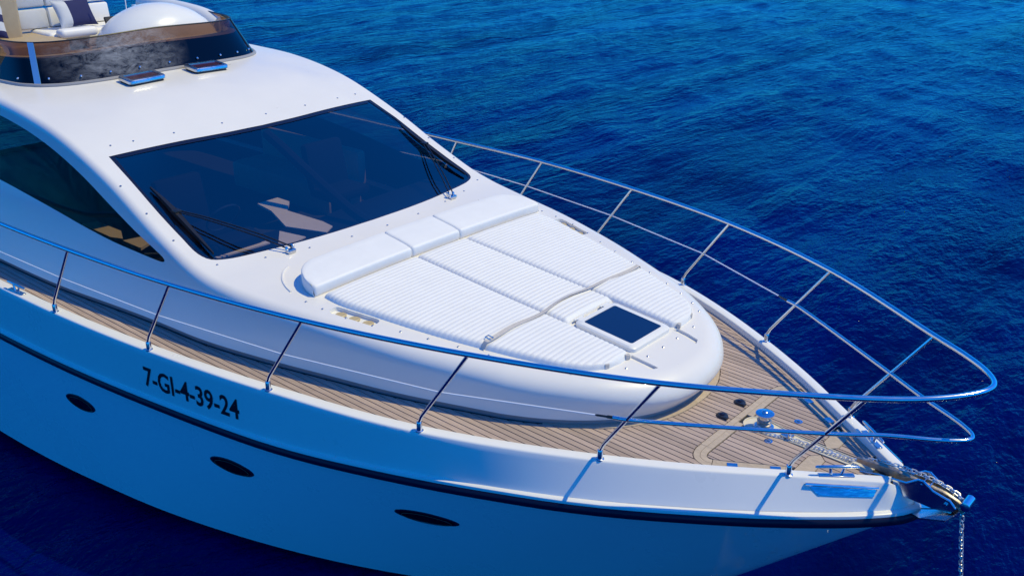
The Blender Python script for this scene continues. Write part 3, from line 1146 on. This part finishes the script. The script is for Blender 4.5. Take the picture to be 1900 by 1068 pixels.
# chafe plates under the bow cleats, on the bulwark panel
def panel_pt(x, t, lift_=0.006, s=-1):
    P = bul_profile(x)
    i = t * 8
    k = min(int(i), 7)
    p = P[6 + k].lerp(P[7 + k], i - k)
    e = .02
    P2 = bul_profile(x + e)
    p2 = P2[6 + k].lerp(P2[7 + k], i - k)
    nr = (p2 - p).cross(P[7 + k] - P[6 + k]).normalized()
    if nr.y < 0: nr = -nr
    q = p + nr * lift_
    return Vector((q.x, s * q.y, q.z))
for s in (-1, 1):
    rows = []
    for i in range(13):
        u = i / 12
        rows.append([panel_pt(2.19 + .08 * t + (2.605 - .02 * t - 2.19 - .08 * t) * u, .13 + .27 * t, .006 if 0 < t < 1 else .001, s) for t in (0, .02, .25, .5, .75, .98, 1)])
    cp = mk('chafe_plate', grid(rows), M['plate'], yacht)
    mk('chafe_bar', tube([panel_pt(2.175 + (2.615 - 2.175) * i / 8, .12, .012, s) for i in range(9)], .013, 8), M['chrome'], cp)
# portholes along the hull
def hull_hit(x, z):
    k = (z - rub_z(x)) / (ZCH - rub_z(x))
    for _ in range(12):
        xs0 = x
        # station whose point at level k lies at x
        lo, hi = AFT, 2.867
        for __ in range(40):
            m_ = (lo + hi) / 2
            if hull_pt(m_, k).x < x: lo = m_
            else: hi = m_
        zz = hull_pt(lo, k).z
        k += (z - zz) / (ZCH + 1.3)
    return hull_pt(lo, k)
def porthole(cx, cz, L, H, tilt, s):
    c = hull_hit(cx, cz)
    dx = (hull_hit(cx + .1, cz) - hull_hit(cx - .1, cz)).normalized()
    dz = (hull_hit(cx, cz + .1) - hull_hit(cx, cz - .1)).normalized()
    nn = dx.cross(dz)
    if nn.y < 0: nn = -nn
    def pt(a, f, lift_):
        px = L * math.copysign(abs(math.cos(a)) ** 1.15, math.cos(a)) * f
        pz = H * math.sin(a) * f
        q = hull_hit(cx + px * math.cos(tilt) - pz * math.sin(tilt), cz + px * math.sin(tilt) + pz * math.cos(tilt)) + nn * lift_
        return Vector((q.x, s * q.y, q.z))
    N = 36
    A = [2 * math.pi * k / N for k in range(N)]
    e = empty('porthole', tuple(pt(0, 0, 0)), yacht)
    mk('porthole_frame', grid([[pt(a, f, h) for a in A] for f, h in ((1.04, -.01), (1.03, .006), (.95, .010), (.90, .004))], True), M['navy'], e)
    mk('porthole_trim', tube([pt(a, .80, .009) + Vector((0, 0, -.012)) for a in A], .0022, 5, True), M['bronze'], e)
    mk('porthole_glass', grid([[pt(a, f, h) for a in A] for f, h in ((.92, .005), (.5, .006), (.02, .006))], True, True), M['glassb2'], e)
M['glassb2'] = pm('black_port_glass', (0.002, 0.002, 0.006), 0.08, spec=0.35)
for s in (-1, 1):
    porthole(-4.90, -1.86, .245, .085, 0.0, s)
    porthole(-2.66, -1.88, .265, .085, 0.0, s)
    porthole(-.62, -1.84, .275, .075, 0.0, s)

# ------------------------------------------------------------------ registration lettering
def lettering(txt, x0, x1, tc, hgt, s):
    cu = bpy.data.curves.new('lettering', 'FONT')
    cu.body = txt
    cu.resolution_u = 3
    cu.offset = 0.018
    ob = bpy.data.objects.new('lettering_tmp', cu)
    COL.objects.link(ob)
    dg = bpy.context.evaluated_depsgraph_get()
    me = bpy.data.meshes.new_from_object(ob.evaluated_get(dg))
    V = [v.co.copy() for v in me.vertices]
    F = [list(p.vertices) for p in me.polygons]
    bpy.data.objects.remove(ob)
    bpy.data.meshes.remove(me)
    bpy.data.curves.remove(cu)
    w0, w1 = min(v.x for v in V), max(v.x for v in V)
    h0, h1 = min(v.y for v in V), max(v.y for v in V)
    res = []
    for v in V:
        u = (v.x - w0) / (w1 - w0)
        if s > 0: u = 1 - u
        t = tc + hgt * (0.5 - (v.y - h0) / (h1 - h0))
        res.append(panel_pt(x0 + (x1 - x0) * u, t, .004, s))
    return res, F
for s in (-1, 1):
    mk('registration_lettering', lettering('7-GI-4-39-24', -3.64, -2.36, .525, .40, s), M['ink'], yacht, smooth=False)

# ------------------------------------------------------------------ pulpit: rail, stanchions, wires
T = [(-4.681, 2.796, -.076), (-3.06, 2.669, -.046), (-1.498, 2.406, -.026), (0, 2.002, -.004), (1.366, 1.435, -.004), (2.58, .672, -.012)]
B = [(-5.1, cap_o(-5.1) - .03), (-3.55, cap_o(-3.55) - .03), (-2.02, cap_o(-2.02) - .03), (-.521, cap_o(-.521) - .035), (.837, cap_o(.837) - .04), (2.048, cap_o(2.048) - .04)]
half = [(-9.5, 2.90, -.10), (-8, 2.90, -.10), (-6.4, 2.87, -.095)] + T + [(2.87, .465, .0), (3.06, .29, .015), (3.155, .17, .024), (3.205, .075, .03), (3.22, 0, .032)]
full = half + [(a, -b, c) for a, b, c in reversed(half[:-1])]
mk('handrail', tube(catmull(full, 8), .0225, 14), M['chrome'], yacht)
col0 = None
low_pt = []
for i in range(6):
    for s in (-1, 1):
        bx, by = B[i]
        zc = zcap(bx)
        t_ = Vector((T[i][0], s * T[i][1], T[i][2] - .012))
        b0 = Vector((bx, s * by, zc - .004))
        kn = Vector((bx + .018, s * by, zc + .125))
        e = empty('stanchion', tuple(b0), yacht)
        d = (t_ - kn).normalized()
        pts = [b0, b0 + Vector((0, 0, .085)), kn - Vector((.004, 0, .02)), kn + d * .02, kn + d * .06, kn.lerp(t_, .5), t_]
        mk('post', tube(pts, .0155, 10), M['chrome'], e)
        mk('collar', lathe([(.036, 0), (.036, .006), (.025, .012), (.024, .078), (.021, .085), (.015, .086)], 16, tuple(b0)), M['chrome'], e)
        f = (-.425 - kn.z) / (t_.z - kn.z)
        if s == 1: low_pt.append(kn.lerp(t_, f))
lw = [Vector((-8.5, 2.9, -.5)), Vector((-6.6, 2.86, -.47))] + low_pt[:5]
lo5, lo6 = low_pt[4], low_pt[5]
lowhalf = [tuple(lo5 + Vector((-.10, .04, .0))), tuple(lo5), tuple(lo6), (2.66, .375, -.415), (2.95, .205, -.415), (3.07, .12, -.415), (3.135, .055, -.415), (3.155, 0, -.415)]
lowfull = lowhalf + [(a, -b, c) for a, b, c in reversed(lowhalf[:-1])]
mk('lower_rail', tube(catmull(lowfull, 8), .0165, 12), M['chrome'], yacht)
for s in (-1, 1):
    P = [Vector((p.x, s * p.y, p.z)) for p in lw[:-1]]
    end = lo5 + Vector((-.10, .04, .0))
    P.append(Vector((end.x, s * end.y, end.z)))
    w = mk('guard_wire', tube(P, .006, 6), M['wire'], yacht)
    a, b = P[-2], P[-1]
    d = (b - a).normalized()
    mk('wire_fitting', tube([b - d * .14, b - d * .12, b - d * .05, b - d * .04, b + d * .01], [.005, .009, .009, .013, .013], 8), M['black'], w)

# ------------------------------------------------------------------ bow roller
br = empty('bow_roller', (2.8, 0, -1.1), yacht)
for s in (-1, 1):
    prof = [(2.42, -.975), (2.56, -.945), (2.78, -.925), (2.86, -.865), (2.90, -.86), (2.98, -.915), (3.11, -.945), (3.16, -.99), (3.13, -1.045), (3.0, -1.06), (2.80, -1.05), (2.60, -1.03), (2.42, -1.0)]
    y0, y1 = s * .078, s * .070
    V = [Vector((a, y0, b)) for a, b in prof] + [Vector((a, y1, b)) for a, b in prof]
    n = len(prof)
    F = [list(range(n)), list(range(n, 2 * n))[::-1]] + [[i, (i + 1) % n, (i + 1) % n + n, i + n] for i in range(n)]
    mk('roller_cheek', (V, F), M['chrome'], br, sharp=20)
    # rolled lip on top of the cheek
    mk('cheek_lip', tube([(a, s * .076, b + .002) for a, b in prof[:8]], .008, 6), M['chrome'], br)
mk('roller_tray', prism([(2.42, -.07), (3.08, -.07), (3.08, .07), (2.42, .07)], lambda x, y: -1.045 + .0 * x, lambda x, y: -1.035), M['steel'], br, smooth=False)
qx = Matrix.Rotation(R(90), 3, 'X').to_quaternion()
mk('roller', lathe([(.012, -.069), (.045, -.069), (.045, -.05), (.026, -.015), (.026, .015), (.045, .05), (.045, .069), (.012, .069)], 20, (3.085, 0, -.985), qx), M['black'], br)
mk('roller_pin', lathe([(.014, -.095), (.014, .095)], 12, (3.085, 0, -.985), qx), M['chrome'], br)
for x in (2.89, 2.945):
    mk('keeper_pin', lathe([(.007, -.085), (.007, .085)], 8, (x, 0, -.895), qx), M['chrome'], br)

# ------------------------------------------------------------------ anchor and chain
an = empty('anchor', (2.9, 0, -1.2))
tag(an, 'stainless plough anchor stowed in the bow roller', 'anchor')
rows = []
for x, y, z, hy, hz in ((2.36, 0, -.925, .014, .020), (2.6, 0, -.915, .020, .032), (2.85, 0, -.935, .022, .036), (3.05, 0, -.955, .022, .034), (3.16, 0, -.985, .022, .030), (3.20, 0, -1.03, .02, .03)):
    rows.append([Vector((x, -hy, z - hz)), Vector((x, hy, z - hz)), Vector((x, hy, z + hz * .7)), Vector((x, hy * .4, z + hz)), Vector((x, -hy * .4, z + hz)), Vector((x, -hy, z + hz * .7))])
mk('shank', grid(rows, True, True), M['dull'], an)
mk('crown', lathe([(.02, -.075), (.036, -.07), (.036, .07), (.02, .075)], 18, (3.215, 0, -.955), qx), M['chrome'], an)
for s in (-1, 1):
    top_ = [Vector((3.19, s * .01, -1.02)), Vector((3.12, s * .145, -1.075)), Vector((2.94, s * .155, -1.13)), Vector((2.78, s * .01, -1.20))]
    bot_ = [p + Vector((-.004, 0, -.016)) for p in top_]
    mk('fluke', (top_ + bot_, [[0, 1, 2, 3], [7, 6, 5, 4], [0, 1, 5, 4], [1, 2, 6, 5], [2, 3, 7, 6], [3, 0, 4, 7]]), M['steel'], an, smooth=False)
ch = empty('anchor_chain', (2.4, 0, -1.0))
tag(ch, 'galvanised anchor chain running from the windlass over the bow into the sea', 'chain')
path = catmull([(1.49, -.06, -.925), (1.60, -.075, zdeck(1.6) + .012), (1.85, -.012, zdeck(1.85) + .008), (2.1, .01, zdeck(2.1) + .008), (2.32, .02, zdeck(2.3) + .018), (2.5, .03, -.893), (2.7, .028, -.872), (2.9, .03, -.878), (3.06, .028, -.905), (3.16, .02, -.945), (3.185, .01, -1.02), (3.20, 0, -1.12), (3.26, 0, -1.5), (3.40, 0, -2.4), (3.52, 0, -3.12)], 40)
pitch = .034
a_ = []
for k in range(20):
    t = 2 * math.pi * k / 20
    a_.append(Vector((.0155 * math.copysign(abs(math.cos(t)) ** .8, math.cos(t)) + .0085 * (1 if math.cos(t) > 0 else -1), .0150 * math.sin(t), 0)))
lk = tube(a_, .0048, 6, True)
acc, k, prev, first = 0, 0, path[0], None
for p in path[1:]:
    d = (p - prev)
    acc += d.length
    prev = p
    if acc >= pitch:
        acc -= pitch
        q = d.normalized().to_track_quat('X', 'Z') @ Matrix.Rotation(R(90) * (k % 2) + R(20) + random.uniform(-.2, .2), 3, 'X').to_quaternion()
        k += 1
        if first is None:
            first = mk('link', lk, M['chainm'] if 'chainm' in M else M['steel'], ch)
            first.location = p + Vector((0, 0, ZW)) - WL[ch.name]
            first.rotation_mode = 'QUATERNION'
            first.rotation_quaternion = q
        else:
            inst(first, p, ch, q)

# ------------------------------------------------------------------ sun pad, headrest, strap
def xy_edge(x):
    return spl([-2.27, -2.05, -1.6, -1.07, -.57, -.1, .15, .28, .35, .40, .415], [1.57, 1.575, 1.485, 1.36, 1.215, 1.05, .945, .845, .75, .62, .50])(x)
THK = .055
def pad(x0, x1, flo, fhi, name, label, round_end=False):
    pitch_ = .052
    nx = int((x1 - x0) / pitch_ * 6)
    rows = []
    for i in range(nx + 1):
        x = x0 + (x1 - x0) * i / nx
        e = min(i, nx - i) / 6
        ed = min(1, e) 
        a, b = flo(x), fhi(x)
        rib = abs(math.sin(math.pi * (x - x0) / pitch_)) ** .55
        r = []
        ny = 16
        for j in range(ny + 1):
            t = j / ny
            # denser near the edges
            t = .5 - .5 * math.cos(math.pi * t)
            y = a + (b - a) * t
            dd = min(y - a, b - y)
            prof = math.sqrt(max(0, 1 - (1 - min(1, dd / .035)) ** 2))
            profx = math.sqrt(max(0, 1 - (1 - min(1, ed)) ** 2))
            h = THK * min(prof, 1) * profx
            puff = .010 * min(1, dd / .25)
            z = Z(x, y) + h * (1 - .16 + .16 * rib) + puff * profx - .002
            r.append(Vector((x, y, z)))
        rows.append(r)
    o = mk(name, grid(rows), M['pad'], None, sharp=75)
    flip_if(o, Vector((0, 0, 1)))
    tag(o, label, 'cushion', 'sun pad cushions')
    return o
inner = lambda x: .362 if x > -.35 else .362
pad(-2.25, .413, lambda x: -xy_edge(x), lambda x: -.364 if x < .36 else -.364 - (x - .36) * 1.2, 'sunpad_cushion', 'ribbed white sun pad cushion on the side nearest the camera, left of the deck hatch')
pad(-2.25, -.30, lambda x: -.358, lambda x: .358, 'sunpad_cushion', 'narrow middle ribbed white sun pad cushion ending at the deck hatch')
pad(-2.25, .413, lambda x: .364 if x < .36 else .364 + (x - .36) * 1.2, lambda x: xy_edge(x), 'sunpad_cushion', 'ribbed white sun pad cushion on the far side, beyond the deck hatch')

def headrest(y0, y1, rl, rr, label):
    """wedge cushion between y0 and y1; rl / rr round the back corner at that end"""
    def xb(y):
        d = 1e9
        x = -2.74
        for (ye, rr_) in ((y0, rl), (y1, rr)):
            if rr_:
                dd = abs(y - ye)
                if dd < rr_:
                    x = max(x, -2.74 + (rr_ - math.sqrt(max(0, rr_ ** 2 - (rr_ - dd) ** 2))) * 1.15)
        return x
    ys = [y0, y0 + .006, y0 + .016, y0 + .03]
    m_ = 26
    ys += [y0 + .03 + (y1 - y0 - .06) * (k / m_) for k in range(1, m_)]
    ys += [y1 - .03, y1 - .016, y1 - .006, y1]
    prof_n = 22
    rows = []
    for i, y in enumerate(ys):
        dd = min(y - y0, y1 - y)
        sh_ = math.sqrt(max(0, 1 - (1 - min(1, dd / .03)) ** 2))
        b, f = xb(y), -2.305
        b += (1 - sh_) * .02
        f -= (1 - sh_) * .02
        ht = lambda x: Z(x, y) + .115 + .04 * (f - x) / .43 + .004 * math.sin(math.pi * (x - b) / max(.05, f - b))
        sink = (1 - sh_) * .022
        P = []
        P.append(Vector((b + .02, y, Z(b, y) + .003)))
        P.append(Vector((b, y, Z(b, y) + .03)))
        P.append(Vector((b + .002, y, ht(b) - .04 - sink * .4)))
        for a in range(1, 5):
            t = R(90 * a / 4)
            P.append(Vector((b + .022 * (1 - math.cos(t)), y, ht(b) - .022 + .022 * math.sin(t) - sink)))
        for a in range(1, 6):
            x = b + .022 + (f - b - .052) * a / 6
            P.append(Vector((x, y, ht(x) - sink)))
        for a in range(0, 6):
            t = R(90 * a / 5)
            P.append(Vector((f - .03 + .03 * math.sin(t), y, ht(f) - .03 + .03 * math.cos(t) - sink)))
        P.append(Vector((f, y, Z(f, y) + .03)))
        P.append(Vector((f - .012, y, Z(f, y) + .004)))
        rows.append(P)
    g_ = grid(rows)
    nn_ = len(rows[0])
    last = (len(rows) - 1) * nn_
    g_ = (g_[0], g_[1] + [list(range(nn_))[::-1], list(range(last, last + nn_))] )
    o = mk('headrest_cushion', g_, M['pad'], None, sharp=60)
    c = o.data
    # outward faces
    if max(c.polygons, key=lambda p: p.center.z).normal.z < 0: c.flip_normals()
    tag(o, label, 'cushion', 'headrest cushions')
    return o
headrest(-1.63, -.358, .34, 0, 'smooth white headrest cushion with rounded end, nearest the camera below the windscreen')
headrest(-.352, .352, 0, 0, 'short middle smooth white headrest cushion below the windscreen')
headrest(.358, 1.70, 0, .34, 'smooth white headrest cushion farthest from the camera below the windscreen')
# welt between headrest and pad
so = empty('tie_down_strap', (-.57, 0, Z(-.57, 0) + THK))
tag(so, 'grey webbing strap with buckle lying across the sun pad', 'strap')
rows = []
for i in range(61):
    t = i / 60
    y = -1.225 + 2.43 * t
    x = -.565 + .016 * math.sin(t * 9) + .012 * math.sin(t * 21 + 1)
    ee = min(t, 1 - t) * 2.43
    z = Z(x, y) + THK + .014 + .006 * math.sin(t * 14)
    if ee < .04: z -= (.04 - ee) * 1.3
    tw = .5 * math.sin(t * 8 + .6)
    hw = .021
    rows.append([Vector((x - hw, y - .01 * tw, z - .004 + .012 * tw)), Vector((x + hw, y + .01 * tw, z - .004 - .006 * tw)), Vector((x + hw, y + .01 * tw, z - .001 - .006 * tw)), Vector((x - hw, y - .01 * tw, z - .001 + .012 * tw))])
mk('webbing', grid(rows, True, True), M['strap'], so)
mk('buckle', tube([(-.60, -1.14, Z(-.6, -1.14) + THK + .02), (-.535, -1.14, Z(-.53, -1.14) + THK + .02), (-.535, -1.10, Z(-.53, -1.1) + THK + .022), (-.60, -1.10, Z(-.6, -1.1) + THK + .022)], .006, 6, True), M['steel'], so)
# fastening tabs at the forward ends of the pads
for s in (-1, 1):
    for x, y in ((.408, .42), (.372, .68)):
        mk('pad_tab', rbox((.035, .05, .045), .006, 1, (x + .002, s * y, Z(x, y) + .022), rot=Matrix.Rotation(R(20 * s), 3, 'Z').to_quaternion()), M['strap'], yacht)

# ------------------------------------------------------------------ roof and flybridge
def skylight(cx, cy, hx, hy):
    e = empty('roof_skylight', (cx, cy, Z(cx, cy)), yacht)
    q = Matrix.Rotation(R(-3), 3, 'Y').to_quaternion()
    po = rrect(cx, cy, 1, 0, hx, hy, .05)
    pi = rrect(cx, cy, 1, 0, hx - .045, hy - .055, .025)
    mk('upstand', prism(rrect(cx, cy, 1, 0, hx - .02, hy - .02, .04), lift(-.02), lift(.03)), M['black'], e, sharp=30)
    mk('skylight_frame', ringsolid(po, pi, .03, .072), M['steel'], e, sharp=35)
    mk('skylight_pane', prism(pi, lift(.035), lift(.06)), M['pane'], e, sharp=30)
M['pane'] = pm('dark_red_acrylic', (0.06, 0.02, 0.03), 0.08, spec=0.6)
skylight(-6.80, -.56, .15, .25)
skylight(-6.81, .36, .15, .25)

def scr_base(y):
    return spl([0, .5, .95, 1.25, 1.45, 1.6, 1.70, 1.76], [-7.03, -7.045, -7.10, -7.19, -7.31, -7.50, -7.80, -8.3])(abs(y))
def scr(y, t, extra=0.0):
    x = scr_base(y)
    yb = y
    zb = Z(x, yb) + .0
    k = abs(y) / 1.76
    return Vector((x - .30 * t - .0, yb * (1 - .085 * t), zb + (.50 - .03 * k) * t + extra))
ysc = [-1.76 + .01 * i for i in range(0, 26)] + [-1.5 + .1 * i for i in range(31)] + [1.51 + .01 * i for i in range(0, 26)]
rows = [[scr(y, t) for t in (0, .12, .25, .5, .75, 1)] for y in ysc]
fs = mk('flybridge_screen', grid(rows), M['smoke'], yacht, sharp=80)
mk('screen_top_edge', tube([scr(y, 1) for y in ysc], .010, 6), M['black'], fs)
mk('screen_base_trim', tube([scr(y, .03) + Vector((.012, 0, -.004)) for y in ysc], .024, 8), M['grey'], fs)
mk('screen_end_trim', tube([scr(1.46, 0), scr(1.46, .5), scr(1.46, 1)], .014, 6), M['black'], fs)
rows = []
for t in (0.02, .5, 1.0):
    a, b = scr(-1.585, t), scr(-1.54, t)
    nrm_ = Vector((.7, -.7, .2)).normalized() * .012
    rows.append([a - nrm_, b - nrm_, b + nrm_, a + nrm_])
mk('screen_post', grid(rows, True, True), M['post'], fs, sharp=20)
bolt0 = None
for y in (-1.68, -1.47, -1.15, -.8, -.42, 0.0, .42, .8, 1.12, 1.4):
    for t, oo in ((.16, .012),):
        p = scr(y, t) + Vector((.012, 0, .003))
        if bolt0 is None:
            bolt0 = mk('screen_bolt', lathe([(.015, -.004), (.015, .004), (.008, .010)], 8, tuple(p), Matrix.Rotation(R(60), 3, 'Y').to_quaternion()), M['chrome'], fs)
        else:
            inst(bolt0, tuple(p - Vector((0, 0, .006))), fs)
# coaming behind the screen
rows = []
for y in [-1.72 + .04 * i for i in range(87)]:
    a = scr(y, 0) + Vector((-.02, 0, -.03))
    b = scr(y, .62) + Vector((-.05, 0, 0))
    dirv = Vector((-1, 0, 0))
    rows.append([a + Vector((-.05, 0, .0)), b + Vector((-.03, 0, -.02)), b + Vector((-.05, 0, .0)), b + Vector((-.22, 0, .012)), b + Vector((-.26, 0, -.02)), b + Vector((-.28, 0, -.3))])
fc = mk('flybridge_coaming', grid([r[2:] for r in rows]), M['gel'], yacht)
mk('coaming_shade_face', grid([r[:3] for r in rows]), M['dash'], fc)  # front of the white coaming, coloured dark to stand in for its shade
for s in (-1, 1):
    P = [(-8.25, s * 1.60, 1.28), (-8.7, s * 1.63, 1.36), (-9.3, s * 1.66, 1.40), (-10.5, s * 1.7, 1.42)]
    mk('side_coaming', tube(catmull(P, 4), .13, 12), M['gel'], yacht)
    mk('side_coaming_wall', prism([(-8.2, s * 1.56), (-8.2, s * 1.72), (-10.8, s * 1.82), (-10.8, s * 1.66)], .9, 1.36), M['gel'], yacht)
# helm console: a smooth white dome
dm = empty('helm_console', (-8.25, .62, 1.0), yacht)
rows = []
for i in range(17):
    u = i / 16
    y = -.26 + 1.74 * u
    hh = 1.03 + .66 * max(0, math.sin(math.pi * min(1, max(0, u)))) ** .42
    ww = .16 + .42 * math.sin(math.pi * u) ** .5
    r = []
    for k in range(13):
        a = math.pi * k / 12
        r.append(Vector((-8.32 + ww * math.cos(a), y, 1.0 + (hh - 1.0) * math.sin(a) ** .6)))
    rows.append(r)
g_ = grid(rows)
nn_ = 13
g_ = (g_[0], g_[1] + [list(range(nn_))[::-1], list(range(16 * nn_, 17 * nn_))])
mk('console_dome', g_, M['gel'], dm)
mk('console_panel', rbox((.03, .9, .3), .01, 1, (-8.86, .62, 1.35), rot=Matrix.Rotation(R(-25), 3, 'Y').to_quaternion()), M['black'], dm)
# flybridge floor, tan lounge and seats
mk('flybridge_floor', rbox((3.4, 3.2, .04), 0, 1, (-9.6, 0, 1.11)), M['tan'], yacht)
lo_ = empty('flybridge_lounge', (-9.1, -.7, 1.13), yacht)
mk('lounge_base', rbox((1.1, .78, .20), .04, 3, (-8.95, -1.0, 1.23)), M['tan'], lo_)
mk('lounge_end', rbox((.36, .44, .92), .05, 3, (-9.25, -1.12, 1.59)), M['tan'], lo_)
se = empty('flybridge_seat', (-9.3, -.3, 1.13), yacht)
mk('seat_squab', rbox((.60, 1.25, .24), .05, 3, (-9.12, -.05, 1.25)), M['white'], se)
for i, (yc, wd) in enumerate(((-.62, .40), (-.20, .40), (.26, .44))):
    mk('seat_back', rbox((.14, wd, .26), .03, 2, (-9.38, yc, 1.50), rot=Matrix.Rotation(R(-8), 3, 'Y').to_quaternion()), M['seatg'] if i == 0 else M['white'], se)
    mk('seat_back', rbox((.14, wd, .30), .03, 2, (-9.43, yc, 1.80), rot=Matrix.Rotation(R(-8), 3, 'Y').to_quaternion()), M['seatg'] if i == 0 else M['white'], se)
mk('seat_bolster', rbox((.20, .52, .12), .05, 3, (-8.72, -.34, 1.36)), M['white'], se)
def pillow(c, w, h, t, yaw, tilt, label, split):
    e = empty('throw_pillow', c)
    tag(e, label, 'pillow', 'flybridge pillows')
    q = Matrix.Rotation(yaw, 3, 'Z') @ Matrix.Rotation(tilt, 3, 'Y')
    N = 14
    def pt(u, v, s):
        a = (1 - abs(2 * u - 1) ** 3) * (1 - abs(2 * v - 1) ** 3)
        k = 1 - .10 * (1 - (2 * v - 1) ** 2) * abs(2 * u - 1) - .0
        k2 = 1 - .10 * (1 - (2 * u - 1) ** 2) * abs(2 * v - 1)
        return Vector(c) + q @ Vector((s * t * max(0, a) ** .5, (u - .5) * w * k, (v - .5) * h * k2 + h / 2))
    for nm, bands, mat in split:
        gs = []
        for (u0, u1, v0, v1) in bands:
            for s in (-1, 1):
                gs.append(grid([[pt(u0 + (u1 - u0) * i / N, v0 + (v1 - v0) * j / N, s) for j in range(N + 1)] for i in range(N + 1)]))
        mk(nm, join(*gs), M[mat], e)
pillow((-8.98, -.15, 1.385), .58, .40, .08, R(8), R(-26), 'navy blue throw pillow with a pale left edge on the flybridge seat', [('navy_cover', [(.30, 1, 0, 1)], 'pnavy'), ('pale_cover', [(0, .30, 0, 1)], 'seatg')])
pillow((-9.0, -1.36, 1.35), .42, .5, .08, R(-20), R(-22), 'navy and white striped throw pillow at the left edge of the picture', [('navy_stripe', [(0, 1, 0, .18)], 'pnavy'), ('navy_stripe', [(0, 1, .42, .62)], 'pnavy'), ('white_stripe', [(0, 1, .18, .42)], 'seatg'), ('white_stripe', [(0, 1, .62, 1)], 'seatg')])
mk('seat_frame', tube([(-9.35, -1.0 - .1, 1.12), (-9.3, -1.12 - .1, 1.5), (-9.3, -1.16 - .1, 2.1)], .02, 8), M['black'], yacht)
mk('whip_aerial', tube([(-8.6, .35, 1.1), (-8.6, .36, 2.4)], .008, 6), M['white'], yacht)

# ------------------------------------------------------------------ sea
def sea():
    core = np.arange(-62, 62.01, .25)
    ext = np.array([66, 72, 80, 95, 120, 160, 240, 400, 800, 1600, 2600])
    ax = np.concatenate([-ext[::-1], core, ext])
    X, Y = np.meshgrid(ax - 12, ax + 18, indexing='ij')
    rng = np.random.default_rng(4)
    H = np.zeros_like(X)
    for k in range(46):
        lam = 0.75 * (9.0 / 0.75) ** rng.random()
        th = R(218) + rng.normal(0, .55)
        kk = 2 * math.pi / lam
        ph = rng.random() * 6.28
        amp = .0030 * lam ** .75
        u = kk * (X * math.cos(th) + Y * math.sin(th)) + ph + .6 * np.sin(.21 * X + .37 * Y + k)
        H += amp * (np.sin(u) + .22 * np.sin(2 * u + 1.2))
    D = np.sqrt((X + 12) ** 2 + (Y - 18) ** 2)
    H *= np.clip((75 - D) / 25, 0, 1)
    n0, n1 = X.shape
    V = np.stack([X, Y, H], -1).reshape(-1, 3).astype(np.float32)
    idx = np.arange(n0 * n1).reshape(n0, n1)
    F = np.stack([idx[:-1, :-1], idx[1:, :-1], idx[1:, 1:], idx[:-1, 1:]], -1).reshape(-1, 4).astype(np.int32)
    me = bpy.data.meshes.new('sea')
    me.vertices.add(len(V))
    me.vertices.foreach_set('co', V.ravel())
    me.loops.add(F.size)
    me.loops.foreach_set('vertex_index', F.ravel())
    me.polygons.add(len(F))
    me.polygons.foreach_set('loop_start', np.arange(0, F.size, 4, dtype=np.int32))
    me.polygons.foreach_set('loop_total', np.full(len(F), 4, np.int32))
    me.polygons.foreach_set('use_smooth', np.ones(len(F), bool))
    me.update(calc_edges=True)
    me.materials.append(M['sea'])
    o = bpy.data.objects.new('sea', me)
    COL.objects.link(o)
    tag(o, 'deep blue rippled sea around the yacht', 'sea', kind='structure')
sea()
